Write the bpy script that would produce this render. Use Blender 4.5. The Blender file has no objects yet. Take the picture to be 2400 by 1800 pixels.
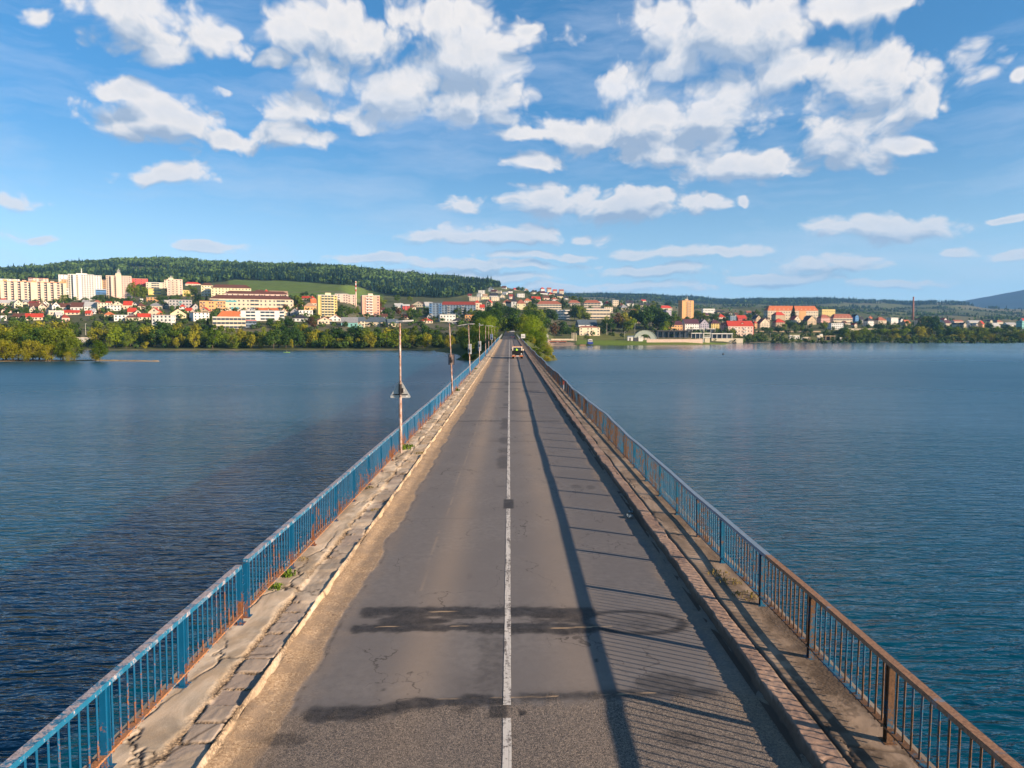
import bpy, math, random
import numpy as np
from mathutils import Vector, Matrix

S = bpy.context.scene
COL = S.collection
random.seed(7)
RNG = np.random.default_rng(11)
F = 1700.0                      # focal length in photograph pixels (2400 wide)
PITCH = math.atan(120 / F)
YAW = math.atan(6 / F)
CAMZ = 5.0                      # above the pavement of the bridge (z = 0)
WATER = -8.0
# ------------------------------------------------------------------ camera
cd = bpy.data.cameras.new('camera'); cam = bpy.data.objects.new('camera', cd); COL.objects.link(cam)
cd.sensor_fit = 'HORIZONTAL'; cd.sensor_width = 36; cd.lens = 36 * F / 2400
cd.clip_start = 0.1; cd.clip_end = 60000
cam.location = (0, 0, CAMZ); cam.rotation_euler = (math.pi / 2 - PITCH, 0, -YAW)
S.camera = cam
fw = Vector((math.sin(YAW) * math.cos(PITCH), math.cos(YAW) * math.cos(PITCH), -math.sin(PITCH)))
rt = Vector((math.cos(YAW), -math.sin(YAW), 0)); up = rt.cross(fw)
def ray(px, py):
    return rt * ((px - 1200) / F) + up * ((900 - py) / F) + fw
def at_y(px, py, Y):
    r = ray(px, py); t = Y / r.y
    return Vector((r.x * t, Y, CAMZ + r.z * t))
def at_z(px, py, z):
    r = ray(px, py); t = (z - CAMZ) / r.z
    return Vector((r.x * t, r.y * t, z))
def slope(py):                  # dz per metre of distance seen at picture row py
    r = ray(1194, py); return r.z / r.y
def yz(py, z=0.0): return at_z(1194, py, z).y
# ------------------------------------------------------------------ render settings
S.render.engine = 'CYCLES'
S.view_settings.view_transform = 'Standard'; S.view_settings.look = 'None'
S.view_settings.gamma = 1; S.view_settings.exposure = 1.0
try:
    S.cycles.use_denoising = True
    S.cycles.max_bounces = 6; S.cycles.diffuse_bounces = 2; S.cycles.glossy_bounces = 2
    S.cycles.transmission_bounces = 2; S.cycles.transparent_max_bounces = 6; S.cycles.volume_bounces = 0
    S.cycles.caustics_reflective = False; S.cycles.caustics_refractive = False
    S.cycles.use_adaptive_sampling = True; S.cycles.adaptive_threshold = 0.015
    S.cycles.sample_clamp_indirect = 4
except Exception: pass
# ------------------------------------------------------------------ sun
SUN = Vector((2.95, -1.40, 1.06)).normalized()
SUN_EL = math.asin(SUN.z); SUN_AZ = math.atan2(SUN.x, SUN.y)
ld = bpy.data.lights.new('sun', 'SUN'); ld.energy = 5.0; ld.angle = math.radians(0.5); ld.color = (1.0, 0.78, 0.56)
sun = bpy.data.objects.new('sun', ld); COL.objects.link(sun)
sun.rotation_euler = (-SUN).to_track_quat('-Z', 'Y').to_euler(); sun.location = (60, -30, 80)
# ------------------------------------------------------------------ world: Nishita sky with procedural cumulus
W = bpy.data.worlds.new('World'); S.world = W; W.use_nodes = True
wt = W.node_tree; wt.nodes.clear(); WL = wt.links
def wn(t, **k):
    n = wt.nodes.new(t)
    for a, b in k.items(): setattr(n, a, b)
    return n
def setin(n, tree, *vals):
    for i, v in enumerate(vals):
        if v is None: continue
        if hasattr(v, 'is_linked') or hasattr(v, 'links'): tree.links.new(v, n.inputs[i])
        else: n.inputs[i].default_value = v
def wm(op, *v, clamp=False):
    n = wn('ShaderNodeMath', operation=op, use_clamp=clamp); setin(n, wt, *v); return n.outputs[0]
def wv(op, *v):
    n = wn('ShaderNodeVectorMath', operation=op); setin(n, wt, *v)
    return n.outputs['Value'] if op in ('LENGTH', 'DOT_PRODUCT', 'DISTANCE') else n.outputs[0]
sky = wn('ShaderNodeTexSky', sky_type='NISHITA', sun_disc=False, sun_elevation=SUN_EL, sun_rotation=SUN_AZ,
         air_density=1.0, dust_density=0.5, ozone_density=3.0, altitude=0)
tc = wn('ShaderNodeTexCoord'); sx = wn('ShaderNodeSeparateXYZ'); WL.new(tc.outputs['Generated'], sx.inputs[0])
skz = wm('MULTIPLY_ADD', wm('MAXIMUM', sx.outputs[2], -.02), 0.95, 0.13)
skv = wn('ShaderNodeCombineXYZ'); WL.new(sx.outputs[0], skv.inputs[0]); WL.new(sx.outputs[1], skv.inputs[1]); WL.new(skz, skv.inputs[2])
WL.new(wv('NORMALIZE', skv.outputs[0]), sky.inputs[0])
az = wm('ARCTAN2', sx.outputs[0], sx.outputs[1]); el = wm('ARCSINE', sx.outputs[2])
cmb = wn('ShaderNodeCombineXYZ'); WL.new(az, cmb.inputs[0]); WL.new(el, cmb.inputs[1])
P0 = cmb.outputs[0]
# large slow distortion shared by everything
def noise(vec, scale, detail, rough=0.55, dist=0.0, lac=2.0):
    n = wn('ShaderNodeTexNoise', noise_dimensions='2D'); n.inputs['Scale'].default_value = scale
    n.inputs['Detail'].default_value = detail; n.inputs['Roughness'].default_value = rough
    n.inputs['Distortion'].default_value = dist; n.inputs['Lacunarity'].default_value = lac
    WL.new(vec, n.inputs['Vector']); return n
# cloud masses: centre and half size, in pixels of a 2212 pixel wide view of the sky, with a fullness
CL = [(330,45,150,78,1),(250,30,85,48,1),(450,95,85,38,.8),(365,110,60,30,1),(495,80,40,22,.7),
 (735,75,135,62,1),(900,75,130,75,1),(1000,110,170,95,1.1),(1000,205,150,62,1.05),(880,190,110,62,1),(620,65,55,45,.9),(695,160,62,42,1),(1140,55,45,22,.6),(580,135,28,24,.9),
 (300,205,70,26,.9),(340,262,120,52,1),(480,300,90,26,1),(250,205,50,24,1),
 (670,235,105,34,1),(620,285,98,26,1),(782,265,36,24,1),(480,194,38,14,.8),(360,378,92,22,.9),
 (1540,55,185,82,1.05),(1460,140,60,40,.9),(1860,5,110,45,1),
 (1345,175,65,55,1),(1255,285,120,45,1),(1130,292,70,16,1),(1400,265,130,85,1.1),(1560,250,130,85,1.05),(1690,150,85,50,1),(1880,190,175,85,1.1),(2000,210,75,60,1),(1830,265,150,50,1),
 (1640,355,190,42,1),(1820,320,130,48,1),(1960,312,85,20,.95),(1140,350,55,20,1),(1440,330,120,40,1),(2070,215,35,22,.5),
 (1190,440,95,34,1),(1370,445,105,34,1),(1510,450,75,28,1),(1610,445,22,20,.7),(1000,440,62,24,.55),
 (1080,510,170,22,.95),(950,512,110,18,.7),(1270,512,45,13,.9),(1900,494,150,25,.95),(2040,543,42,13,.9),(2170,547,60,14,.75),(2195,470,60,10,.6),
 (40,432,75,24,.8),(90,510,95,14,.6),(430,528,80,16,.55),(1500,548,170,12,.6),(1180,549,120,10,.55),(1780,575,130,26,.55),(1100,575,170,10,.45),(2195,160,26,20,.6),(100,30,60,30,.45),(1440,585,150,14,.8),(1930,615,120,14,.8),(1000,600,220,14,.85),(1300,620,240,12,.8),(820,560,120,10,.8),(1700,600,140,14,.8),(1500,548,180,12,.9),(1180,549,130,11,.9),(1780,575,120,22,.85),(1060,572,200,12,.85)]
def sky_angles(x, y):
    r = ray(x * 2400 / 2212, y * 2400 / 2212).normalized()
    return math.atan2(r.x, r.y), math.asin(r.z)
warp = noise(P0, 7.0, 3, 0.6)
wc = wv('SUBTRACT', warp.outputs['Color'], (0.5, 0.5, 0.5)); wsc = wv('MULTIPLY', wc, (0.07, 0.035, 0.0))
def field(pvec):
    acc = None
    for (x, y, rx, ry, k) in CL:
        a, e = sky_angles(x, y); a2, _ = sky_angles(x + rx, y); _, e2 = sky_angles(x, y + ry)
        ia = 1 / max(abs(a2 - a), 1e-3); ie = 1 / max(abs(e2 - e), 1e-3)
        ia /= (0.72 + .28 * k); ie /= (0.72 + .28 * k)
        m = wv('MULTIPLY_ADD', pvec, (ia, ie, 0), (-a * ia, -e * ie, 0.0))
        L = wv('LENGTH', m)
        if k < .75: L = wm('ADD', L, (1 - k) * 0.42)
        acc = L if acc is None else wn_smin(acc, L)
    return acc
def wn_smin(a, b):
    n = wn('ShaderNodeMath', operation='SMOOTH_MIN'); WL.new(a, n.inputs[0]); WL.new(b, n.inputs[1]); n.inputs[2].default_value = 0.22
    return n.outputs[0]
pw = wv('ADD', P0, wsc)
def stretch(v): return wv('MULTIPLY', v, (1.0, 1.9, 1.0))
def puff(vec, scale):
    n = wn('ShaderNodeTexVoronoi', feature='F1', voronoi_dimensions='2D'); n.inputs['Scale'].default_value = scale
    n.inputs['Detail'].default_value = 2.0; n.inputs['Roughness'].default_value = 0.5; n.inputs['Lacunarity'].default_value = 2.3
    WL.new(vec, n.inputs['Vector']); return n.outputs['Distance']
def plane(pv):
    """the layer the clouds lie in: detail gets finer towards the horizon"""
    sp = wn('ShaderNodeSeparateXYZ'); WL.new(pv, sp.inputs[0]); h = wm('ADD', wm('MAXIMUM', sp.outputs[1], 0.0), 0.13)
    c = wn('ShaderNodeCombineXYZ'); WL.new(wm('MULTIPLY', sp.outputs[0], 3.5), c.inputs[0]); WL.new(wm('MULTIPLY', wm('LOGARITHM', h, 2.718), 1.75), c.inputs[1]); return c.outputs[0]
def dens(pv):
    f = wm('SUBTRACT', 1.0, field(pv)); q = plane(pv)
    n1 = noise(q, 2.7, 8, 0.56, 0.0); v = puff(q, 7.4)
    d = wm('ADD', wm('MULTIPLY_ADD', n1.outputs['Fac'], 2.3, -1.15), wm('MULTIPLY_ADD', v, -0.85, 0.88))
    return f, d, wm('ADD', wm('MINIMUM', wm('MULTIPLY', f, 1.25), 0.75), d)
F0, N0, D0 = dens(pw)
off = wn('ShaderNodeCombineXYZ'); WL.new(wm('MULTIPLY_ADD', el, 0.035, 0.002), off.inputs[0]); WL.new(wm('MULTIPLY_ADD', el, 0.085, 0.004), off.inputs[1])
F1, N1, D1 = dens(wv('ADD', pw, off.outputs[0]))        # a step towards the light
alpha = wn('ShaderNodeMapRange', interpolation_type='SMOOTHSTEP'); WL.new(D0, alpha.inputs[0])
alpha.inputs[1].default_value = -0.06; alpha.inputs[2].default_value = 0.72
# lit side / shaded base
lit = wm('ADD', wm('MULTIPLY_ADD', wm('SUBTRACT', F0, F1), 0.95, 0.56), wm('MULTIPLY', wm('SUBTRACT', N0, N1), 0.70), clamp=True)
thick = wn('ShaderNodeMapRange'); WL.new(D0, thick.inputs[0]); thick.inputs[1].default_value = 0.25; thick.inputs[2].default_value = 1.5
lit = wm('SUBTRACT', lit, wm('MULTIPLY', thick.outputs[0], 0.30), clamp=True)
cr = wn('ShaderNodeValToRGB'); WL.new(lit, cr.inputs[0])
e = cr.color_ramp.elements; e[0].position = 0.12; e[0].color = (2.1, 2.7, 3.6, 1); e[1].position = 0.95; e[1].color = (5.6, 5.3, 5.1, 1)
ne = cr.color_ramp.elements.new(0.5); ne.color = (3.7, 3.95, 4.4, 1)
# deepen the blue a little the way the photograph's sky is
hs = wn('ShaderNodeHueSaturation'); hs.inputs['Value'].default_value = 1.0
satr = wn('ShaderNodeMapRange', interpolation_type='SMOOTHSTEP'); WL.new(el, satr.inputs[0]); satr.inputs[1].default_value = -.02; satr.inputs[2].default_value = .30; satr.inputs[3].default_value = .50; satr.inputs[4].default_value = 1.22; WL.new(satr.outputs[0], hs.inputs['Saturation'])
valr = wn('ShaderNodeMapRange', interpolation_type='SMOOTHSTEP'); WL.new(el, valr.inputs[0]); valr.inputs[1].default_value = 0; valr.inputs[2].default_value = .24; valr.inputs[3].default_value = 1.28; valr.inputs[4].default_value = 1.06; WL.new(valr.outputs[0], hs.inputs['Value'])
WL.new(sky.outputs[0], hs.inputs['Color'])
low = wn('ShaderNodeMapRange'); WL.new(el, low.inputs[0]); low.inputs[1].default_value = 0.02; low.inputs[2].default_value = 0.22; low.inputs[3].default_value = 0.55; low.inputs[4].default_value = 1.0
mx = wn('ShaderNodeMix', data_type='RGBA'); WL.new(wm('MULTIPLY', alpha.outputs[0], low.outputs[0]), mx.inputs[0])
tint = wn('ShaderNodeMix', data_type='RGBA', blend_type='MULTIPLY'); tint.inputs[0].default_value = 1; WL.new(hs.outputs[0], tint.inputs[6]); tint.inputs[7].default_value = (.90, 1.10, 1.08, 1)
WL.new(tint.outputs[2], mx.inputs[6]); WL.new(cr.outputs[0], mx.inputs[7])
# thin high veil
veil = noise(wv('MULTIPLY', pw, (1.0, 5.5, 1.0)), 3.4, 7, 0.62, 0.0)
vr = wn('ShaderNodeMapRange'); WL.new(veil.outputs['Fac'], vr.inputs[0]); vr.inputs[1].default_value = .45; vr.inputs[2].default_value = .85; vr.inputs[4].default_value = .42
mv = wn('ShaderNodeMix', data_type='RGBA'); WL.new(vr.outputs[0], mv.inputs[0]); WL.new(mx.outputs[2], mv.inputs[6]); mv.inputs[7].default_value = (4.2, 4.6, 5.4, 1)
zen = wn('ShaderNodeMapRange', interpolation_type='SMOOTHSTEP'); WL.new(el, zen.inputs[0]); zen.inputs[1].default_value = .42; zen.inputs[2].default_value = .85; zen.inputs[3].default_value = 1.0; zen.inputs[4].default_value = .38
zc = wn('ShaderNodeVectorMath', operation='SCALE'); WL.new(mv.outputs[2], zc.inputs[0]); WL.new(zen.outputs[0], zc.inputs['Scale'])
bg = wn('ShaderNodeBackground'); bg.inputs[1].default_value = 0.088; WL.new(zc.outputs[0], bg.inputs[0])
wo = wn('ShaderNodeOutputWorld'); WL.new(bg.outputs[0], wo.inputs[0])
try: W.cycles.sampling_method = 'MANUAL'; W.cycles.sample_map_resolution = 512
except Exception: pass

# ------------------------------------------------------------------ numpy noise
def _hash(ix, iy, seed):
    n = (ix.astype(np.int64) * 374761393 + iy.astype(np.int64) * 668265263 + seed * 144665) & 0x7fffffff
    n = ((n ^ (n >> 13)) * 1274126177) & 0x7fffffff
    n = ((n ^ (n >> 16)) * 2246822519) & 0x7fffffff
    return (n & 0xffffff) / float(0xffffff)
def vnoise(x, y, seed=0):
    ix = np.floor(x); iy = np.floor(y); fx = x - ix; fy = y - iy
    fx = fx * fx * (3 - 2 * fx); fy = fy * fy * (3 - 2 * fy)
    a = _hash(ix, iy, seed); b = _hash(ix + 1, iy, seed); c = _hash(ix, iy + 1, seed); d = _hash(ix + 1, iy + 1, seed)
    return (a + (b - a) * fx) * (1 - fy) + (c + (d - c) * fx) * fy
def fbm(x, y, o=4, seed=0, g=.5):
    s = 0; a = 1; t = 0
    for i in range(o):
        s = s + a * vnoise(x * 2 ** i, y * 2 ** i, seed + i * 17); t += a; a *= g
    return s / t
def voronoi(x, y, seed=0):
    ix = np.floor(x); iy = np.floor(y); f1 = np.full(np.shape(x), 9.); f2 = np.full(np.shape(x), 9.); cid = np.zeros(np.shape(x))
    for dx in (-1, 0, 1):
        for dy in (-1, 0, 1):
            cx = ix + dx; cy = iy + dy
            d = np.hypot(cx + .15 + .7 * _hash(cx, cy, seed) - x, cy + .15 + .7 * _hash(cx, cy, seed + 5) - y)
            m = d < f1
            f2 = np.where(m, f1, np.minimum(f2, d)); cid = np.where(m, _hash(cx, cy, seed + 9), cid); f1 = np.where(m, d, f1)
    return f1, f2, cid
def sstep(a, b, x):
    t = np.clip((x - a) / (b - a), 0, 1); return t * t * (3 - 2 * t)

# ------------------------------------------------------------------ mesh and tag helpers
def tag(o, label=None, cat=None, group=None, kind=None):
    if label: o['label'] = label
    if cat: o['category'] = cat
    if group: o['group'] = group
    if kind: o['kind'] = kind
    return o
def link(name, me, parent=None, mat=None):
    o = bpy.data.objects.new(name, me); COL.objects.link(o)
    if mat is not None and not me.materials: me.materials.append(mat)
    if parent is not None: o.parent = parent
    return o
def empty(name, loc=(0, 0, 0), rz=0):
    o = bpy.data.objects.new(name, None); COL.objects.link(o); o.location = loc; o.rotation_euler = (0, 0, rz)
    o.empty_display_size = .2; return o
def np_mesh(name, verts, faces, smooth=False):
    """faces: int array (n,k)"""
    verts = np.asarray(verts, np.float32); faces = np.asarray(faces, np.int32); n, k = faces.shape
    me = bpy.data.meshes.new(name); me.vertices.add(len(verts)); me.vertices.foreach_set('co', verts.ravel())
    me.loops.add(n * k); me.loops.foreach_set('vertex_index', faces.ravel())
    me.polygons.add(n); me.polygons.foreach_set('loop_start', np.arange(0, n * k, k, dtype=np.int32))
    try: me.polygons.foreach_set('loop_total', np.full(n, k, np.int32))
    except Exception: pass
    if smooth: me.polygons.foreach_set('use_smooth', np.ones(n, bool))
    me.update(calc_edges=True); return me
def col_attr(me, name, rgb):
    rgb = np.asarray(rgb, np.float32); a = me.attributes.new(name, 'FLOAT_COLOR', 'POINT')
    a.data.foreach_set('color', np.concatenate([rgb, np.ones((len(rgb), 1), np.float32)], 1).ravel())
def grid(name, xs, ys, zf, mat, smooth=True, parent=None, cf=None, xy=None):
    X, Y = np.meshgrid(xs, ys)
    if xy: X, Y = xy(X, Y)
    Z = zf(X, Y); nx, ny = len(xs), len(ys)
    V = np.stack([X, Y, Z], -1).reshape(-1, 3)
    i = (np.arange(ny - 1)[:, None] * nx + np.arange(nx - 1)[None]).ravel()
    me = np_mesh(name, V, np.stack([i, i + 1, i + nx + 1, i + nx], 1), smooth)
    if cf is not None:
        for k, v in cf(X, Y).items(): col_attr(me, k, np.stack(v, -1).reshape(-1, 3))
    return link(name, me, parent, mat)
class MB:
    def __init__(s): s.v = []; s.f = []
    def box(s, x0, x1, y0, y1, z0, z1):
        b = len(s.v); s.v += [(x, y, z) for z in (z0, z1) for y in (y0, y1) for x in (x0, x1)]
        s.f += [(b, b + 2, b + 3, b + 1), (b + 4, b + 5, b + 7, b + 6), (b, b + 1, b + 5, b + 4), (b + 1, b + 3, b + 7, b + 5), (b + 3, b + 2, b + 6, b + 7), (b + 2, b, b + 4, b + 6)]
        return s
    def poly(s, pts): b = len(s.v); s.v += [tuple(p) for p in pts]; s.f.append(tuple(range(b, b + len(pts)))); return s
    def prism(s, pts, d):        # pts: planar outline, extruded by vector d
        b = len(s.v); n = len(pts); d = Vector(d)
        s.v += [tuple(p) for p in pts] + [tuple(Vector(p) + d) for p in pts]
        s.f += [tuple(range(b, b + n))[::-1], tuple(range(b + n, b + 2 * n))]
        s.f += [(b + i, b + (i + 1) % n, b + n + (i + 1) % n, b + n + i) for i in range(n)]
        return s
    def tube(s, pts, rad, n=8, cap=True):
        b = len(s.v); m = len(pts)
        for i, p in enumerate(pts):
            p = Vector(p); a = Vector(pts[max(i - 1, 0)]); c = Vector(pts[min(i + 1, m - 1)]); t = (c - a).normalized()
            u = t.cross(Vector((0, 0, 1)) if abs(t.z) < .9 else Vector((1, 0, 0))).normalized(); w = t.cross(u)
            r = rad[i] if isinstance(rad, (list, tuple)) else rad
            for k in range(n):
                q = 2 * math.pi * k / n; s.v.append(tuple(p + u * (r * math.cos(q)) + w * (r * math.sin(q))))
        for i in range(m - 1):
            for k in range(n): s.f.append((b + i * n + k, b + i * n + (k + 1) % n, b + (i + 1) * n + (k + 1) % n, b + (i + 1) * n + k))
        if cap: s.f += [tuple(range(b, b + n))[::-1], tuple(range(b + (m - 1) * n, b + m * n))]
        return s
    def mesh(s, name, mat, smooth=False):
        me = bpy.data.meshes.new(name); me.from_pydata(s.v, [], s.f)
        if smooth: me.polygons.foreach_set('use_smooth', [True] * len(me.polygons))
        me.update()
        if mat: me.materials.append(mat)
        return me
    def build(s, name, mat, parent=None, smooth=False): return link(name, s.mesh(name, mat, smooth), parent)

# ------------------------------------------------------------------ material helpers
class NT:
    def __init__(s, name):
        s.m = bpy.data.materials.new(name); s.m.use_nodes = True; s.t = s.m.node_tree; s.t.nodes.clear()
        s.out = s.n('ShaderNodeOutputMaterial')
    def n(s, t, **k):
        x = s.t.nodes.new(t)
        for a, b in k.items(): setattr(x, a, b)
        return x
    def l(s, a, b): s.t.links.new(a, b)
    def math(s, op, *v, clamp=False):
        x = s.n('ShaderNodeMath', operation=op, use_clamp=clamp); setin(x, s.t, *v); return x.outputs[0]
    def vec(s, op, *v):
        x = s.n('ShaderNodeVectorMath', operation=op); setin(x, s.t, *v); return x.outputs[0]
    def noise(s, vec, scale, detail=3, rough=.5, dist=0):
        x = s.n('ShaderNodeTexNoise'); x.inputs['Scale'].default_value = scale; x.inputs['Detail'].default_value = detail
        x.inputs['Roughness'].default_value = rough; x.inputs['Distortion'].default_value = dist
        if vec is not None: s.l(vec, x.inputs['Vector'])
        return x.outputs['Fac']
    def ramp(s, fac, *st):
        x = s.n('ShaderNodeValToRGB'); s.l(fac, x.inputs[0]); e = x.color_ramp.elements
        while len(e) < len(st): e.new(.5)
        for q, (p, c) in zip(e, st): q.position = p; q.color = (*c, 1) if len(c) == 3 else c
        return x.outputs[0]
    def mapr(s, v, a, b, c=0., d=1., smooth=True):
        x = s.n('ShaderNodeMapRange', interpolation_type='SMOOTHSTEP' if smooth else 'LINEAR'); s.l(v, x.inputs[0])
        for i, q in zip((1, 2, 3, 4), (a, b, c, d)): x.inputs[i].default_value = q
        return x.outputs[0]
    def mix(s, f, a, b):
        x = s.n('ShaderNodeMix', data_type='RGBA')
        for i, q in ((0, f), (6, a), (7, b)):
            if hasattr(q, 'links'): s.l(q, x.inputs[i])
            else: x.inputs[i].default_value = (*q, 1) if (i and len(q) == 3) else q
        return x.outputs[2]
    def mul(s, a, b, f=1.0):
        x = s.n('ShaderNodeMix', data_type='RGBA', blend_type='MULTIPLY'); x.inputs[0].default_value = f
        for i, q in ((6, a), (7, b)):
            if hasattr(q, 'links'): s.l(q, x.inputs[i])
            else: x.inputs[i].default_value = (*q, 1)
        return x.outputs[2]
    def bump(s, h, strength, dist):
        x = s.n('ShaderNodeBump'); x.inputs['Strength'].default_value = strength; x.inputs['Distance'].default_value = dist; s.l(h, x.inputs['Height']); return x.outputs[0]
    def coord(s, k='Object'): return s.n('ShaderNodeTexCoord').outputs[k]
    def pos(s): return s.n('ShaderNodeNewGeometry').outputs['Position']
    def attr(s, name):
        x = s.n('ShaderNodeAttribute'); x.attribute_name = name; return x.outputs['Color']
    def sep(s, v): x = s.n('ShaderNodeSeparateXYZ'); s.l(v, x.inputs[0]); return x.outputs
    def bsdf(s, color, rough=.8, normal=None, metal=0., spec=.3, coat=0):
        x = s.n('ShaderNodeBsdfPrincipled')
        if hasattr(color, 'links'): s.l(color, x.inputs['Base Color'])
        else: x.inputs['Base Color'].default_value = (*color, 1)
        if hasattr(rough, 'links'): s.l(rough, x.inputs['Roughness'])
        else: x.inputs['Roughness'].default_value = rough
        x.inputs['Metallic'].default_value = metal; x.inputs['Specular IOR Level'].default_value = spec
        if normal is not None: s.l(normal, x.inputs['Normal'])
        s.l(x.outputs[0], s.out.inputs[0]); return x
_mc = {}
def flat(name, c, rough=.8, var=.18, scale=.6, spec=.25, metal=0.):
    """weathered painted surface: colour broken up by stains of its own"""
    if name in _mc: return _mc[name]
    t = NT(name); p = t.pos(); n = t.noise(p, scale, 5, .6)
    f = t.mapr(n, .3, .7, 1 - var, 1 + var * .6, False)
    v = t.n('ShaderNodeCombineColor'); [t.l(f, v.inputs[i]) for i in range(3)]
    t.bsdf(t.mul(c, v.outputs[0]), rough, spec=spec, metal=metal); _mc[name] = t.m; return t.m
# ================================================================== THE BRIDGE
END = 325.0
_py = np.array([0, 45, 70, 118, 147, 200, 250, 330, 480, 560, 640, 800]); _pz = np.array([0, 0, .08, .35, .55, 1.0, 1.5, 2.2, 3.9, 5.2, 7.0, 15.0])
def deck(Y): return np.interp(Y, _py, _pz)
KL, KR, RX = -3.60, 3.60, 4.64          # kerb lines and railings
ROADZ = -0.15
def span(y0, y1, near, grow, cap):
    y = [y0]
    while y[-1] < y1: y.append(y[-1] + min(cap, max(near, (max(y[-1], 6) - 4) * grow)))
    y[-1] = y1; return np.array(y)
YJ1a, YJ1b, YJ2 = yz(1438, ROADZ), yz(1473, ROADZ), yz(1650, ROADZ)
# ---------------- road
def road_z(X, Y):
    z = deck(Y) + ROADZ + .012 * (fbm(X * .6, Y * .22, 3, 3) - .5) * 2 - .004 * X * X * .3
    j2 = YJ2 + .33 * (X + 2.6) * (X < 0) * .18 - .0 * X
    z = z + .012 * sstep(.25, -.1, np.abs(Y - YJ2 - .05 * X) - .1)
    z = z + .010 * sstep(.30, .0, np.abs(Y - YJ1a + .02 * X)) + .012 * sstep(.25, .0, np.abs(Y - YJ1b - .03 * X))
    # sand drifted against the kerbs
    n = fbm(X * 3, Y * 1.1, 4, 31)
    z = z + .07 * sstep(-3.25 + .18 * (n - .5), -3.66, X) * (0.4 + n) + .05 * sstep(3.25, 3.68, X) * n
    return z
def road_col(X, Y):
    n = fbm(X * 1.3, Y * .5, 4, 41); n2 = fbm(X * 5, Y * 2.2, 4, 43); n3 = fbm(X * .7, Y * .09, 3, 47); n4 = fbm(X * 9, Y * 9, 3, 49)
    edge = -3.02 + .30 * (fbm(X * 0, Y * .9, 5, 51) - .5) - .04 * np.sin(Y * .21)
    dust = sstep(edge + .03, edge - .05, X) * .95
    dust = np.maximum(dust, .20 * sstep(-2.6, -3.1, X + .4 * (n2 - .5)))
    redge = 2.98 + .35 * (fbm(X * 0, Y * .7, 4, 53) - .5)
    dust = np.maximum(dust, .42 * sstep(redge, redge + .45, X + .2 * (n2 - .5)))
    dust = np.clip(dust * (.72 + .5 * n2), 0, 1)
    band = np.exp(-((X + 1.38) / .40) ** 2) * .8 + np.exp(-((X - 1.05) / .5) ** 2) * .62
    band *= .55 + .9 * n3 * n
    far = sstep(20, 90, Y); band *= (1 + .35 * far)
    line = np.exp(-((X + 1.80 + .012 * np.sin(Y * .8)) / .016) ** 2) * .55 * (Y > 14.2) * (n2 > .35)
    tan = np.clip(band * .62 + line, 0, 1)
    def seam(yc, w, x0, x1, s):
        return s * np.exp(-((Y - yc) / w) ** 2) * sstep(x0 - .15, x0 + .1, X) * sstep(x1 + .15, x1 - .1, X) * 1.35
    wob = .16 * (fbm(X * 1.6, Y * 0, 4, 61) - .5)
    rag = .55 * (fbm(X * 2.0, Y * 2.4, 5, 63) - .5) + .35 * (fbm(X * 9, Y * 13, 4, 64) - .5)
    tar = np.maximum(seam(YJ1a + wob + .09, .24 + rag * .45, -2.72, 1.55, 1.1), seam(YJ1b + wob * 1.5, .17 + rag * .4, -2.74, 1.5, 1.1))
    tar = np.maximum(tar, 1.0 * sstep(YJ1b - .05, YJ1b + .12, Y) * sstep(YJ1a + .1, YJ1a - .1, Y) * sstep(-2.6, -2.2, X) * sstep(1.7, 1.2, X) * sstep(.28, .52, fbm(X * 1.1, Y * 3, 4, 65)))
    ell = np.hypot((X - 2.2) / .95, (Y - (YJ1a + YJ1b) / 2 + .05 * X - .05) / .52); tar = np.maximum(tar, 1.1 * np.exp(-((ell - .92) / .17) ** 2) * (.3 + n2)); tar = np.maximum(tar, .45 * sstep(1.05, .5, ell) * n * 1.5)
    y2 = YJ2 + np.interp(X, [-2.8, -1.9, -1.2, -.1, .4, 3], [-.24, -.20, .10, .16, .18, .34]) + wob * .35
    tar = np.maximum(tar, seam(y2 - .03, .19 + rag * .3, -2.75, -.25, .97) * sstep(.18, .42, fbm(X * 1.2 + 3, Y * 2.2, 3, 67)))
    tar = np.maximum(tar, seam(y2 - .08, .13, -.9, .02, .9)); tar = np.maximum(tar, seam(y2 + .02, .20 + rag * .25, .1, 3.0, .55))
    tar = np.maximum(tar, .8 * np.exp(-((Y - y2 + .28) / .16) ** 2 - ((X + .62) / .13) ** 2))
    rect = sstep(.17, .12, np.abs(X + .03) + .03 * rag) * sstep(.62, .55, np.abs(Y - yz(1181, ROADZ))); tar = np.maximum(tar, rect * .9)
    tar = np.maximum(tar, .85 * sstep(.14, .10, np.abs(X + .16)) * sstep(.17, .13, np.abs(Y - yz(1668, ROADZ))))
    for (px, py, rx, ry, s) in [(1223, 1671, .045, .075, 1), (1398, 1548, .034, .06, 1), (668, 1732, .33, .17, .55), (1600, 1730, .3, .16, .55), (1560, 1600, .5, .35, .6), (900, 1615, .03, .04, .6), (760, 1585, .04, .1, .4), (1290, 1130, .3, .35, .2), (1100, 1350, .05, .2, .35), (1350, 1140, .18, .3, .4), (1385, 1142, .15, .3, .4)]:
        c = at_z(px, py, ROADZ); tar = np.maximum(tar, s * sstep(1.25, .75, np.hypot((X - c.x) / rx, (Y - c.y) / ry) + (rag * .5 if rx > .1 else 0)))
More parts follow.
